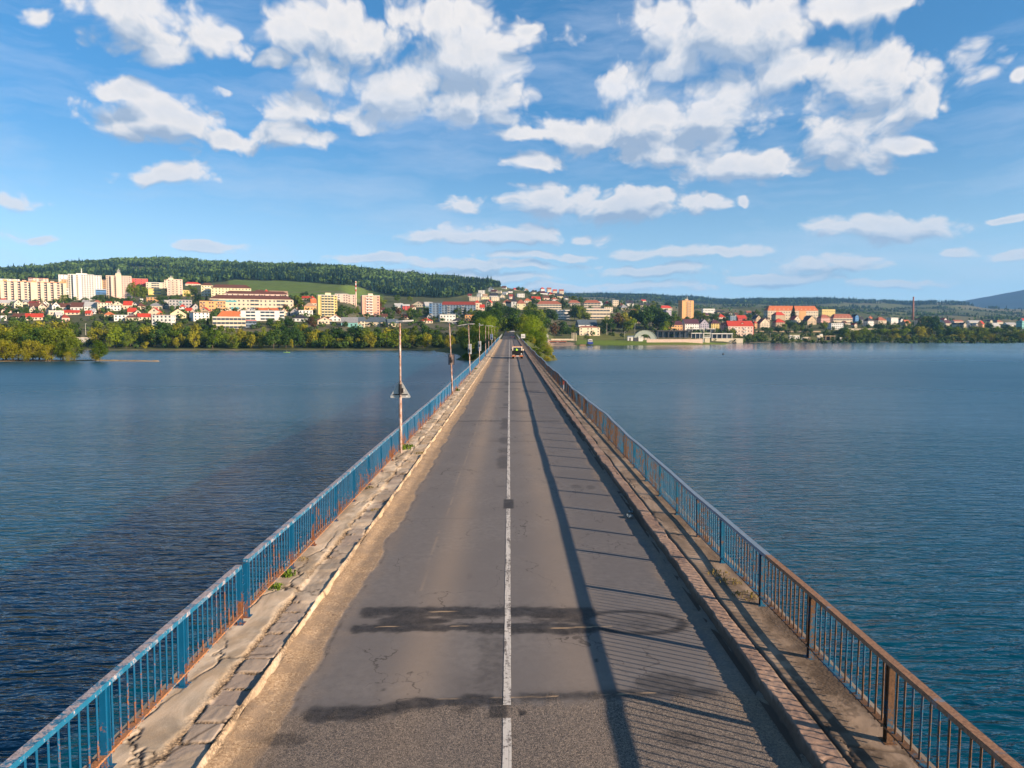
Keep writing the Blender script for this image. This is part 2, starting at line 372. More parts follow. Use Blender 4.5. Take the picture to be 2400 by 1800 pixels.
    for (py, x0, x1, w, s) in [(987, -3, 2.9, .16, .75), (963, -.1, 1.6, .3, .6), (913, -1.6, 1.0, .55, .35), (898, -3.1, 2.9, .55, .75), (918, 1.2, 2.6, .5, .55), (862, -2.6, 2.2, .8, .5), (839, -3.5, 3, .9, .95), (1034, -1, 1.5, .1, .3), (1215, -2.5, -1, .05, .25), (875, -1.8, -.2, .5, .4), (822, -3, 3, 1.4, .6)]:
        yc = yz(py, ROADZ); tar = np.maximum(tar, seam(yc + wob * 2, w, x0, x1, s))
    lip_ = .5 * np.exp(-((X - edge - .05) / .022) ** 2) * (n2 > .4); tar = np.maximum(tar, lip_)
    left = sstep(.32, .1, np.abs(X + .25) + .25 * (fbm(X * 0, Y * 1.1, 4, 71) - .5)) * sstep(.50, .62, fbm(X * 0 + 4, Y * .35, 3, 73)) * (Y > 24); tar = np.maximum(tar, .55 * left)
    damp = sstep(YJ2 + .1, YJ2 + .4, Y) * sstep(YJ1b, YJ1b - .5, Y) * sstep(-.62, -.42, X + .5 * rag) * sstep(0.0, -.1, X)
    damp = np.maximum(damp, .8 * sstep(.6, .2, np.abs(Y - y2 - .35)) * sstep(-1.2, -.6, X) * sstep(0, -.1, X))
    tar = np.maximum(tar, .45 * damp)
    hf = fbm(X * 14, Y * 14, 3, 81) - .5; sharp = sstep(.30, .62, tar + .5 * hf); kk = sstep(26, 18, Y); tar = np.clip(tar * .45 + .55 * sharp * np.clip(tar * 1.3, 0, 1), 0, 1) * kk + np.clip(tar, 0, 1) * (1 - kk)
    crack = np.exp(-((Y - y2 - .02) / .012) ** 2) * sstep(.38, .5, fbm(X * 2, Y * 0, 3, 77)) * sstep(-1.2, -.8, X) * sstep(2.8, 2.5, X)
    crack = np.maximum(crack, np.exp(-((Y - YJ1b - wob * 1.5 - .06) / .014) ** 2) * sstep(.42, .55, fbm(X * 2.3 + 7, Y * 0, 3, 78)) * (np.abs(X) < 2.4))
    crack = np.maximum(crack, np.exp(-((Y - YJ1a - wob - .07) / .022) ** 2) * sstep(.45, .6, fbm(X * 1.1 + 2, Y * 0, 3, 79)) * sstep(-2.6, -2.4, X) * sstep(-.9, -1.2, X))
    coarse = sstep(.10, -.25, Y - y2 + .8 * (n2 - .5)) * (.75 + .25 * n)
    return {'m1': (dust, np.clip(tar, 0, 1), coarse), 'm2': (tan, np.clip(crack, 0, 1), n)}
t = NT('asphalt'); p = t.pos(); m1 = t.sep(t.attr('m1')); m2 = t.sep(t.attr('m2'))
fine = t.noise(p, 55, 4, .7); mid = t.noise(p, 6, 5, .65); big = t.noise(p, .45, 4, .6)
c = t.ramp(mid, (.3, (.140, .131, .130)), (.7, (.196, .182, .178)))
c = t.mix(t.mapr(big, .35, .65), c, (.155, .143, .141))
c = t.mix(t.math('MULTIPLY', m2[0], .95, clamp=True), c, (.40, .30, .215))
sp = t.mapr(fine, .58, .74, 0, .45); c = t.mix(sp, c, (.32, .28, .25)); c = t.mix(t.mapr(fine, .42, .28, 0, .45), c, (.06, .054, .052))
ce = t.n('ShaderNodeTexVoronoi', feature='DISTANCE_TO_EDGE'); ce.inputs['Scale'].default_value = 1.0; wv_ = t.n('ShaderNodeTexNoise'); wv_.inputs['Scale'].default_value = 2.2; wv_.inputs['Detail'].default_value = 5; t.l(p, wv_.inputs['Vector'])
t.l(t.vec('ADD', t.vec('MULTIPLY', p, (.85, .38, 1)), t.vec('MULTIPLY', wv_.outputs['Color'], (.8, .8, 0))), ce.inputs['Vector']); ck_ = t.math('MULTIPLY', t.mapr(ce.outputs['Distance'], .010, .002), t.mapr(t.noise(p, .5, 3, .6), .48, .58)); c = t.mix(t.math('MULTIPLY', ck_, .6), c, (.035, .03, .028))
# coarse chip surface
vz = t.n('ShaderNodeTexNoise'); vz.inputs['Scale'].default_value = 40; vz.inputs['Detail'].default_value = 2.5; vz.inputs['Distortion'].default_value = 1.5; t.l(p, vz.inputs['Vector'])
chip = t.ramp(vz.outputs['Fac'], (.37, (.038, .032, .029)), (.49, (.125, .105, .092)), (.62, (.34, .27, .21)))
c = t.mix(t.math('MULTIPLY', m1[2], .85), c, chip)
c = t.mix(m1[0], c, t.mix(t.mapr(t.noise(p, 3.2, 5, .7), .4, .65), t.ramp(t.noise(p, 24, 4, .75), (.36, (.24, .155, .09)), (.5, (.44, .30, .18)), (.66, (.62, .46, .31))), (.33, .235, .155)))
c = t.mix(t.math('MULTIPLY', m1[1], t.math('MULTIPLY', t.mapr(t.noise(p, 70, 4, .8), .4, .62, 1.0, .72), t.mapr(t.noise(p, 5, 5, .7), .35, .7, 1.0, .78))), c, t.ramp(t.noise(p, 14, 4, .6), (.35, (.010, .010, .012)), (.75, (.034, .031, .030))))
c = t.mix(t.math('MULTIPLY', m2[1], .9), c, (.6, .42, .25))
h = t.math('ADD', t.math('MULTIPLY', fine, .25), t.math('MULTIPLY', t.math('MULTIPLY', vz.outputs['Fac'], m1[2]), 2.6))
h = t.math('ADD', h, t.math('MULTIPLY', t.math('MULTIPLY', t.noise(p, 22, 4, .75), m1[0]), 2.2))
t.bsdf(c, t.mapr(m1[1], 0, 1, .88, .72), t.bump(h, .5, .012), spec=.25); M_ASPH = t.m
ysn = span(5.0, END + 3, .032, .0040, 1.2)
road = grid('road', np.arange(KL, KR + .001, .0507), ysn, road_z, M_ASPH, cf=road_col); tag(road, kind='structure')
# ---------------- centre line
t = NT('line_paint'); p = t.pos(); n = t.noise(p, 16, 5, .7); n2 = t.noise(t.vec('MULTIPLY', p, (12, 1.4, 1)), 1.0, 4, .7)
a = t.math('ADD', t.math('MULTIPLY', n, .6), t.math('MULTIPLY', n2, .5)); w = t.mapr(a, .53, .64, 0, .95)
t.bsdf(t.mix(w, (.62, .58, .53), (.13, .11, .10)), .7, t.bump(n, .3, .01)); M_LINE = t.m
def lz(X, Y): return road_z(X, Y) + .005
segs = [(5, yz(1668, ROADZ) - .16), (yz(1668, ROADZ) + .16, yz(1181, ROADZ) - .6), (yz(1181, ROADZ) + .6, END - 2)]
bm = MB()
for (a, b) in segs:
    ys = span(a, b, .05, .004, 1.5)
    xx = [-.088, -.062, -.036, -.01, .022]
    for i in range(len(ys) - 1):
        for j in range(4):
            q = []
            for (x, y) in ((xx[j], ys[i]), (xx[j + 1], ys[i]), (xx[j + 1], ys[i + 1]), (xx[j], ys[i + 1])):
                ex = .012 * (float(fbm(np.array(x * 0), np.array(y * 2.5), 3, 5)) - .5) if j in (0, 3) else 0
                q.append((x + ex, y, float(lz(np.array(x), np.array(y)))))
            bm.poly(q)
tag(bm.build('road_marking', M_LINE), kind='structure')
# ---------------- pavements with broken kerb stones
def stones(X, Y, x0, width, seed, ln):
    yy = Y / ln + .35 * fbm(Y * .3, Y * 0, 2, seed); k = np.floor(yy); f = yy - k
    r = _hash(k, k * 0, seed); r2 = _hash(k, k * 0, seed + 3)
    wd = width * (1.0 + .06 * r)
    n = .05 * (fbm(X * 7, Y * 7, 3, seed + 5) - .5)
    e = np.minimum(np.minimum(f, 1 - f) * ln, np.minimum(X - x0, x0 + wd - X)) + n
    cov_ = sstep(.50, .60, fbm(X * .6 + 5, Y * .9, 4, seed + 11)); e = e + .05 * cov_ + .03 * (fbm(X * 18, Y * 18, 2, seed + 13) - .5)
    return e, r, r2
def left_h(X, Y):
    base = deck(Y); n = fbm(X * 4, Y * 3, 5, 101); rough = fbm(X * 16, Y * 16, 3, 103)
    f1, f2, cid = voronoi(X * .9 + .35 * (n - .5), Y * .42 + .3 * n, 105); cr = f2 - f1
    z = .012 * (fbm(X * .8, Y * .5, 3, 107) - .5) * 2 + .012 * (cid - .5) - .03 * sstep(.045, .0, cr) * sstep(.40, .62, fbm(X * .7, Y * .3, 3, 109) + .25 * sstep(24, 34, Y))
    e, r, r2 = stones(X, Y, KL - .50, .44, 111, .46)
    inz = sstep(KL - .62 + .34 * (n - .5), KL - .46, X)          # broken edge zone
    st = -.02 - .055 * r + .05 * (X - KL + .25) * (r2 - .5) * 2 + .012 * rough
    gap = -.085 + .05 * rough
    mid = gap + (st - gap) * sstep(0, .035, e)
    z = z * (1 - inz) + mid * inz
    lip = sstep(KL - .062 + .06 * (n - .5), KL - .03, X); z = z * (1 - lip) + (-.012 + .012 * rough) * lip
    k = KL - .012 + .10 * (fbm(X * 0, Y * 1.7, 5, 113) - .5)
    drop = sstep(k - .015, k + .02, X)
    return base + z * (1 - drop) + (-.15 + .03) * drop
def left_c(X, Y):
    n = fbm(X * 4, Y * 3, 5, 101); rough = fbm(X * 16, Y * 16, 3, 103)
    f1, f2, cid = voronoi(X * .9 + .35 * (n - .5), Y * .42 + .3 * n, 105)
    crack = sstep(.05, .0, f2 - f1) * sstep(.36, .55, fbm(X * .7, Y * .3, 3, 109) + .25 * sstep(24, 34, Y))
    e, r, r2 = stones(X, Y, KL - .50, .44, 111, .46)
    inz = sstep(KL - .62 + .34 * (n - .5), KL - .46, X); lip = sstep(KL - .055 + .08 * (n - .5), KL - .02, X) * (.35 + .5 * sstep(.3, .6, fbm(X * 2, Y * 1.3, 4, 117)))
    cv = sstep(.50, .60, fbm(X * .6 + 5, Y * .9, 4, 122)); stone = inz * sstep(.0, .03, e) * (1 - lip) * (1 - .7 * cv); gravel = inz * (1 - sstep(.0, .03, e)) * (1 - lip)
    dust = np.clip(.5 + 1.5 * (fbm(X * 1.1, Y * .35, 4, 121) - .5), 0, 1)
    fr = sstep(24, 30, Y); return {'m1': (stone * (.6 + .4 * r) * (1 - .9 * fr), np.maximum(lip, stone * fr * .8), np.maximum(crack, gravel * .35)), 'm2': (dust, gravel * (1 - sstep(24, 32, Y) * .7), r2)}
def conc(name, warm, stonec, stonec2, sandc):
    t = NT(name); p = t.pos(); m1 = t.sep(t.attr('m1')); m2 = t.sep(t.attr('m2'))
    fine = t.noise(p, 40, 5, .7); mid = t.noise(p, 2.2, 6, .65); b = t.noise(t.vec('MULTIPLY', p, (1.6, .55, 1)), 1.1, 5, .6, .6)
    c = t.ramp(b, (.36, tuple(x * .50 for x in warm)), (.47, tuple(x * .72 for x in warm)), (.54, warm), (.66, tuple(min(1, x * 1.38) for x in warm)))
    c = t.mix(t.mapr(mid, .35, .7, 0, .45), c, sandc)
    c = t.mix(m1[0], c, t.mix(t.mapr(m2[2], .2, .8), stonec, stonec2))
    c = t.mix(m2[1], c, t.ramp(t.noise(p, 30, 3, .6), (.35, (.10, .07, .05)), (.6, sandc)))
    c = t.mix(t.math('MULTIPLY', m1[1], t.mapr(t.noise(p, 1.3, 4, .6), .35, .6, .25, .9)), c, sandc)
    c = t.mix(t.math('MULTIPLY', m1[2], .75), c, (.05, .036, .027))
    c = t.mix(t.mapr(fine, .58, .75, 0, .3), c, tuple(min(1, x * 1.3) for x in sandc))
    vo = t.n('ShaderNodeTexVoronoi'); vo.inputs['Scale'].default_value = 24; t.l(p, vo.inputs['Vector']); peb = t.math('MULTIPLY', t.math('SUBTRACT', .5, vo.outputs['Distance']), m2[1])
    c = t.mix(t.math('MULTIPLY', m2[1], t.mapr(vo.outputs['Distance'], .25, .6, 0, .8)), c, (.07, .05, .038))
    h = t.math('ADD', t.math('ADD', t.math('MULTIPLY', fine, .5), t.math('MULTIPLY', mid, .6)), t.math('MULTIPLY', peb, 3.0))
    t.bsdf(c, .9, t.bump(h, .55, .015), spec=.15); return t.m
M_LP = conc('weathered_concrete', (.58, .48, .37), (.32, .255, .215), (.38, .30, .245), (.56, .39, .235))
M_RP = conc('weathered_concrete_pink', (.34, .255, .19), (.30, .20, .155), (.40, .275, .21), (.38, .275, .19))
xs = np.arange(-4.86, KL + .06, .021)
lp = grid('pavement', xs, span(5.0, 60, .026, .0042, .35), left_h, M_LP, cf=left_c); tag(lp, kind='structure')
xs2 = np.arange(-4.86, KL + .06, .045)
def lfar(X, Y): return left_h(X, Y * 1.0)
lp2 = grid('pavement', xs2, span(60, END, .3, .003, .6), lfar, M_LP, cf=left_c); tag(lp2, kind='structure')
def right_h(X, Y):
    base = deck(Y); n = fbm(X * 4, Y * 3, 5, 201); rough = fbm(X * 16, Y * 16, 3, 203)
    yy = Y / .115; f = yy - np.floor(yy); ribs = sstep(0, .14, f) * sstep(1, .86, f)
    z = .014 * (fbm(X * .8, Y * .5, 3, 207) - .5) * 2 + .004 * rough
    inz = sstep(KR + .36 + .06 * (n - .5), KR + .30, X); z = z * (1 - inz) + inz * (-.012 + .012 * ribs + .018 * rough - .012)
    crk = np.exp(-((X - KR - .36 - .09 * (fbm(X * 0, Y * .8, 4, 209) - .5)) / .022) ** 2); z = z - .04 * crk * sstep(.3, .5, fbm(X * 0 + 2, Y * .6, 3, 211))
    f1, f2, cid = voronoi(X * 1.4 + .5 * n, Y * .5, 215); z = z - .02 * sstep(.04, 0, f2 - f1) * sstep(.45, .6, fbm(X * .6, Y * .25, 3, 217))
    k = KR + .02 + .13 * (fbm(X * 0, Y * 1.4, 5, 213, .6) - .5) * sstep(5, 9, Y)
    drop = sstep(k + .02, k - .02, X)
    return base + z * (1 - drop) - .145 * drop
def right_c(X, Y):
    n = fbm(X * 4, Y * 3, 5, 201); yy = Y / .115; f = yy - np.floor(yy); rib = sstep(.14, .0, f) + sstep(.86, 1, f)
    inz = sstep(KR + .36 + .06 * (n - .5), KR + .30, X)
    crk = np.exp(-((X - KR - .36 - .09 * (fbm(X * 0, Y * .8, 4, 209) - .5)) / .03) ** 2) * sstep(.3, .5, fbm(X * 0 + 2, Y * .6, 3, 211))
    k = KR + .02 + .13 * (fbm(X * 0, Y * 1.4, 5, 213, .6) - .5) * sstep(5, 9, Y); face = sstep(k + .03, k + .005, X)  # kerb's upright side darkened in colour to stand for its shade
    near_ = sstep(16, 9, Y)
    moss = sstep(4.25, 4.6, X + .5 * (fbm(X * 3, Y * 1.2, 4, 221) - .5)) * sstep(.42, .6, fbm(X * 2, Y * .8, 4, 223))
    r2 = fbm(X * 1, Y * 1.5, 3, 225); grit = near_ * sstep(.45, .6, fbm(X * 6, Y * 5, 5, 227, .65)) * .55 + .3 * near_
    f1, f2, cid = voronoi(X * 1.4 + .5 * n, Y * .5, 215); ck = sstep(.05, 0, f2 - f1) * sstep(.45, .6, fbm(X * .6, Y * .25, 3, 217))
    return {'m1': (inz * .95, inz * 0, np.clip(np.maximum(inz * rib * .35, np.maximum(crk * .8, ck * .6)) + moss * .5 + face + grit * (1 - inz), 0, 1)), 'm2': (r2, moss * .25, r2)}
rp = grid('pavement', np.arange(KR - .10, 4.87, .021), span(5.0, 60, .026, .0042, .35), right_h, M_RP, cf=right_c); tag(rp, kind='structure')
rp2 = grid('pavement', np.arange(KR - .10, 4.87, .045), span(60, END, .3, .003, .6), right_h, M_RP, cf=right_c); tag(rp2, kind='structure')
# ---------------- slab and fascia under it
bm = MB()
ys = np.linspace(5, END + 3, 60)
for i in range(59):
    a, b = ys[i], ys[i + 1]; za, zb = deck(a), deck(b)
    for (x0, x1, t0, t1) in ((-4.93, 4.93, -.22, -1.15),):
        bs = len(bm.v); bm.v += [(x0, a, za + t0), (x1, a, za + t0), (x1, b, zb + t0), (x0, b, zb + t0), (x0, a, za + t1), (x1, a, za + t1), (x1, b, zb + t1), (x0, b, zb + t1)]
        bm.f += [(bs, bs + 1, bs + 2, bs + 3), (bs + 7, bs + 6, bs + 5, bs + 4), (bs, bs + 3, bs + 7, bs + 4), (bs + 1, bs + 5, bs + 6, bs + 2)] + ([(bs, bs + 4, bs + 5, bs + 1)] if i == 0 else []) + ([(bs + 3, bs + 2, bs + 6, bs + 7)] if i == 58 else [])
    for sx in (-1, 1):
        x0, x1 = (4.865, 4.93) if sx > 0 else (-4.93, -4.865)
        bs = len(bm.v); bm.v += [(x0, a, za - .22), (x1, a, za - .22), (x1, b, zb - .22), (x0, b, zb - .22), (x0, a, za - .01), (x1, a, za - .01), (x1, b, zb - .01), (x0, b, zb - .01)]
        bm.f += [(bs + 4, bs + 5, bs + 6, bs + 7), (bs, bs + 4, bs + 7, bs + 3), (bs + 1, bs + 2, bs + 6, bs + 5)]
M_SLAB = flat('slab_concrete', (.30, .25, .20), .9, .3, .8)
slab = bm.build('bridge_deck', M_SLAB); tag(slab, kind='structure')
# ---------------- railings
def rail_paint(name, blue, rust, mode):
    t = NT(name); p = t.pos(); s = t.sep(p)
    n = t.noise(t.vec('MULTIPLY', p, (3.0, 6.0, 2.2)), 1.0, 5, .7); n2 = t.noise(p, 38, 4, .65); n3 = t.noise(t.vec('MULTIPLY', p, (0.0, 1.0, 0.0)), .55, 3, .5)
    v = t.math('ADD', t.math('MULTIPLY', n, .75), t.math('MULTIPLY', n2, .35))
    if mode == 'left':
        low = t.math('ADD', t.mapr(s[2], .16, .75, .08, -.055), t.mapr(n3, .45, .62, -.04, .045))
        v = t.math('ADD', v, low); f = t.mapr(v, .565, .66)
    elif mode == 'lefttop':
        nz = t.sep(t.n('ShaderNodeNewGeometry').outputs['Normal'])[2]
        v = t.math('ADD', v, t.math('MULTIPLY', t.mapr(nz, .5, .9), .10)); v = t.math('ADD', v, 0.0); f = t.mapr(v, .56, .66)
    elif mode == 'leftlow': f = t.mapr(v, .42, .54)
    else:
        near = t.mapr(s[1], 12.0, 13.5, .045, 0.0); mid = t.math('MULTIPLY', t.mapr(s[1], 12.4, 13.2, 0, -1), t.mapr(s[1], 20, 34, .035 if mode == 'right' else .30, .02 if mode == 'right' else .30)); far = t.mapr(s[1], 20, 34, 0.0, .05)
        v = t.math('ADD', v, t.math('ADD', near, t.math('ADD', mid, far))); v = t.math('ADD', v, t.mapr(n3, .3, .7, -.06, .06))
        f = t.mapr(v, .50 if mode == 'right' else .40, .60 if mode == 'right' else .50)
    if mode == 'right': v = None
    rc = t.ramp(n2, (.32, tuple(x * .45 for x in rust)), (.5, rust), (.72, tuple(min(1, x * 1.55) for x in rust)))
    bc = t.ramp(n, (.3, tuple(x * .75 for x in blue)), (.7, blue))
    t.bsdf(t.mix(f, bc, rc), t.mapr(f, 0, 1, .42, .85), t.bump(n2, .25, .004), spec=.4); return t.m
M_BL = rail_paint('blue_paint_rusting', (.003, .105, .225), (.20, .075, .03), 'left')
M_BT = rail_paint('blue_paint_worn_top', (.010, .16, .30), (.36, .31, .32), 'lefttop')
M_BB = rail_paint('rusted_bottom_beam', (.01, .17, .28), (.34, .15, .065), 'leftlow')
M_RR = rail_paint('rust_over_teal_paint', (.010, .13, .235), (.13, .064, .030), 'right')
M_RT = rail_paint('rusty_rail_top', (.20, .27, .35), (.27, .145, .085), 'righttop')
def wob(Y, side):
    a = .05 * math.sin(Y * .19 + side) + .022 * math.sin(Y * .53 + 2 * side) + .012 * math.sin(Y * 1.3)
    return a * min(1, max(.25, (Y - 8) / 30)), .6 * a * min(1, max(.25, (Y - 8) / 30))
TOPZ, BOTZ = 1.0, .17
def botz(Y): return .17 - .08 * float(sstep(11, 19, np.array(float(Y))))
def railing(side, posts, joints):
    sg = -1 if side == 'left' else 1
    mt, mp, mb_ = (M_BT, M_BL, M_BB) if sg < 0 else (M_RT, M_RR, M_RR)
    root = empty('railing', (sg * RX, 5, 0)); 
    tag(root, 'long blue painted railing peeling to rust beside the lamp posts' if sg < 0 else 'long rust brown railing with teal and blue bars casting striped shadows', 'railing', 'railings along both sides of the bridge')
    def rp_(Y, z, off=0): wx, wz = wob(Y, sg); k = z / TOPZ; return (sg * off + wx * k, Y - 5, float(deck(Y)) + z + wz * k)
    # posts
    P = list(posts)
    while P[-1] < END - 2: P.append(P[-1] + 2.3)
    # handrail and bottom beam, broken at the joints
    def beam(zc, hw, hh, name, mat):
        brk = [5.0] + list(joints) + [END]
        for a, b in zip(brk[:-1], brk[1:]):
            m = MB()
            a2 = a + (.17 if a > 5 else 0); b2 = b - (.17 if b < END else 0)
            ys = span(a2, b2, .6, .02, 1.5)
            for i in range(len(ys) - 1):
                q = []
                for y in (ys[i], ys[i + 1]):
                    for (dx, dz) in ((-hw, -hh), (hw, -hh), (hw, hh), (-hw, hh)):
                        p_ = rp_(y, zc if zc > .5 else botz(y)); q.append((p_[0] + dx, p_[1], p_[2] + dz))
                bs = len(m.v); m.v += q; m.f += [(bs, bs + 4, bs + 5, bs + 1), (bs + 1, bs + 5, bs + 6, bs + 2), (bs + 2, bs + 6, bs + 7, bs + 3), (bs + 3, bs + 7, bs + 4, bs)]
                if i == 0: m.f.append((bs, bs + 1, bs + 2, bs + 3))
                if i == len(ys) - 2: m.f.append((bs + 7, bs + 6, bs + 5, bs + 4))
            m.build(name, mat, root)
    beam(TOPZ, .052, .032, 'handrail', mt)
    beam(BOTZ, .045, .012, 'bottom_beam', mb_)
    # posts: two flanges with a recessed web
    def post_mesh():
        m = MB(); m.box(-.038, .038, -.048, -.038, -.03, TOPZ - .034); m.box(-.038, .038, .038, .048, -.03, TOPZ - .034); m.box(-.010, .010, -.037, .037, -.03, TOPZ - .036)
        m.box(-.075, .075, -.085, .085, -.012, .006); return m.mesh('post', mp)
    pm = post_mesh()
    hide = MB()
    Q = [y for y in P if all(abs(y - j) > .5 for j in joints)]
    for j in joints: Q += [j - .16, j + .16]
    Q.sort()
    for i, y in enumerate(Q):
        x, yy, _ = rp_(y, 0); wx, wz = wob(y, sg)
        if i < 98:
            o = link('post', pm, root); o.location = (0, yy, float(deck(y)))
            sh = Matrix.Identity(4); sh[0][2] = wx / TOPZ
            o.rotation_euler = (0, math.atan2(wx, TOPZ), 0)
        else:
            b = len(hide.v); vs = [v.co for v in pm.vertices]; hide.v += [(v.x, v.y + yy, v.z + float(deck(y))) for v in vs]; hide.f += [tuple(b + k for k in p_.vertices) for p_ in pm.polygons]
    if hide.v: tag(hide.build('post', mp, root), kind='stuff')
    # balusters
    bal = []
    for a, b in zip(Q[:-1], Q[1:]):
        d = b - a - .14
        if d < .4:
            continue
        k = max(2, round(d / .168)); bal += [a + .07 + d * (i + .5) / k for i in range(k)]
    vis = [y for y in bal if y > (6.2 if sg < 0 else 6.2)]
    rest = MB()
    m0 = MB(); m0.tube([(0, 0, BOTZ - .07), (0, 0, TOPZ - .03)], .013, 6, False); me0 = m0.mesh('baluster', mp)
    R = random.Random(3 + sg)
    for i, y in enumerate(vis):
        b0 = rp_(y, botz(y)); b1 = rp_(y, TOPZ)
        if i < 100:
            o = link('baluster', me0, root); o.location = ((b0[0] + b1[0]) / 2 * 0, y - 5, float(deck(y)) + wob(y, sg)[1] * .5)
            o.rotation_euler = (R.uniform(-.006, .006), math.atan2(wob(y, sg)[0], TOPZ) + R.uniform(-.006, .006), 0)
        else:
            jx, jy = R.uniform(-.004, .004), R.uniform(-.006, .006)
            r = .013 if y < 80 else .015
            rest.tube([(b0[0] + jx, b0[1], b0[2] + .01), (b1[0], b1[1] + jy, b1[2] - .03)], r, 4, False)
    tag(rest.build('baluster', mp, root), kind='stuff')
    # rungs across each expansion joint
    for j in joints:
        for z in (.30, .46, .62, .78):
            m = MB(); m.tube([(0, -.10, 0), (0, .10, 0)], .007, 6); o = m.build('rung', mp, root); o.location = (0, j - 5, z + float(deck(j)))
    return root
LJ = (yz(1452, 0), yz(985, 0)); RJ = ()
lposts = [6.0] + [yz(v, 0) for v in (1798, 1604)] + [yz(v, 0) for v in (1331, 1277, 1220, 1174, 1135)]
rposts = [6.35] + [yz(v, 0) for v in (1739, 1542)] + [yz(v, 0) for v in (1419, 1319, 1258.6, 1205.5, 1162, 1127)]
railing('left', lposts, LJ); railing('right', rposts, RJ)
# ---------------- lamp posts
M_POLE = None
t = NT('peeling_pole_paint'); p = t.pos(); n = t.noise(t.vec('MULTIPLY', p, (5, 5, 1.6)), 1.5, 6, .7); n2 = t.noise(p, 30, 4, .7)
f = t.mapr(t.math('ADD', t.math('MULTIPLY', n, .7), t.math('MULTIPLY', n2, .35)), .44, .60)
t.bsdf(t.mix(f, (.60, .47, .42), t.ramp(n2, (.3, (.12, .045, .02)), (.7, (.36, .16, .08)))), .75, t.bump(n2, .3, .005)); M_POLE = t.m
M_HEAD = flat('lamp_head_grey', (.55, .52, .50), .5, .15, 3); M_GLASS = flat('lamp_diffuser', (.72, .66, .58), .35, .1, 4, .5)
M_SIGNB = flat('sign_back_grey', (.50, .50, .47), .5, .15, 2.5, .4, .3); M_DARK = flat('dark_metal', (.035, .03, .03), .6, .3, 5); M_WHITE = flat('white_paint', (.72, .70, .67), .6, .12, 2)
M_SIGNF = flat('sign_face_blue', (.10, .22, .42), .5, .15, 2); M_WB = flat('sign_back_pale', (.42, .47, .52), .55, .2, 3)
lamps = [  # base px, py, top px, py, head kind, attached sign
 (939, 1043, 937, 751, 'wide', 'nearest of the lamp posts, peeling and rusty behind a triangular warning sign'),
 (1060.5, 915, 1053, 756, 'short', 'leaning rusty lamp post carrying a dark framed rectangular sign'),
 (1101.5, 867, 1098, 760, 'double', 'rusty lamp post whose flat head reaches out to both sides'),
 (1123.5, 845, 1123.5, 763, 'short', 'rusty lamp post with a white gull perched on its head'),
 (1138, 830, 1138, 764, 'right', 'plain rusty lamp post between the gull and the far blue banners'),
 (1145.5, 819.5, 1145, 764, 'right', 'thin plain lamp post just beyond the fifth lamp post from the camera'),
 (1152.8, 812, 1152.5, 766, 'short', 'thin far lamp post carrying a blue and white banner'),
 (1160.5, 803, 1159, 766.5, 'short', 'farthest lamp post, thin and yellowish near the end of the bridge')]
LPOS = []
for i, (bx, by, tx, ty, kind, lab) in enumerate(lamps):
    u = ray(bx, by); X0 = -4.56; Y0 = X0 / (u.x / u.y); Z0 = float(deck(Y0)); topp = at_y(tx, ty, Y0)
    H = topp.z - Z0; lean = topp.x - X0
    r0 = empty('street_lamp', (X0, Y0, Z0)); tag(r0, lab, 'street lamp', 'street lamps along the left railing'); LPOS.append((X0, Y0, Z0, H, lean))
    m = MB(); m.tube([(0, 0, -.3), (lean * .4, 0, H * .42)], [.066, .064], 12); m.tube([(lean * .4, 0, H * .42), (lean * .97, 0, H - .05)], [.048, .040], 12); m.build('pole', M_POLE, r0, True)
    m = MB(); m.tube([(lean * .46, 0, H * .44), (lean * .5, 0, H * .52)], [.066, .066], 10); m.box(lean * .47 - .02, lean * .47 + .13, -.06, .06, H * .455, H * .49); m.build('junction_box', M_DARK, r0)
    def head(x0, x1, z0, z1, nm='lamp_head'):
        mm = MB(); w = .14; h = .055
        pts = [(x0, -w * .55, z0), (x0 * .6 + x1 * .4, -w, z0 * .6 + z1 * .4), (x1, -w * .5, z1), (x1, w * .5, z1), (x0 * .6 + x1 * .4, w, z0 * .6 + z1 * .4), (x0, w * .55, z0)]
        mm.prism(pts, (0, 0, h)); o = mm.build(nm, M_HEAD, r0)
        g = MB(); g.prism([(x0 * .8 + x1 * .2, -w * .6, z0 * .8 + z1 * .2 - .022), (x1 * .9 + x0 * .1, -w * .45, z1 - .022), (x1 * .9 + x0 * .1, w * .45, z1 - .022), (x0 * .8 + x1 * .2, w * .6, z0 * .8 + z1 * .2 - .022)], (0, 0, .02)); g.build('diffuser', M_GLASS, o)
    T = lean
    if kind == 'wide': head(T - .14, T + .56, H - .07, H - .03)
    elif kind == 'short': head(T - .12, T + .62, H - .03, H + .08)
    elif kind == 'double':
        head(T - .1, T + .7, H - .0, H + .02)
        m = MB(); m.tube([(T - .05, 0, H + .03), (T - 1.25, 0, H - .17)], [.045, .03], 8); m.build('arm', M_HEAD, r0)
    else: head(T - .1, T + .95, H, H + .02)
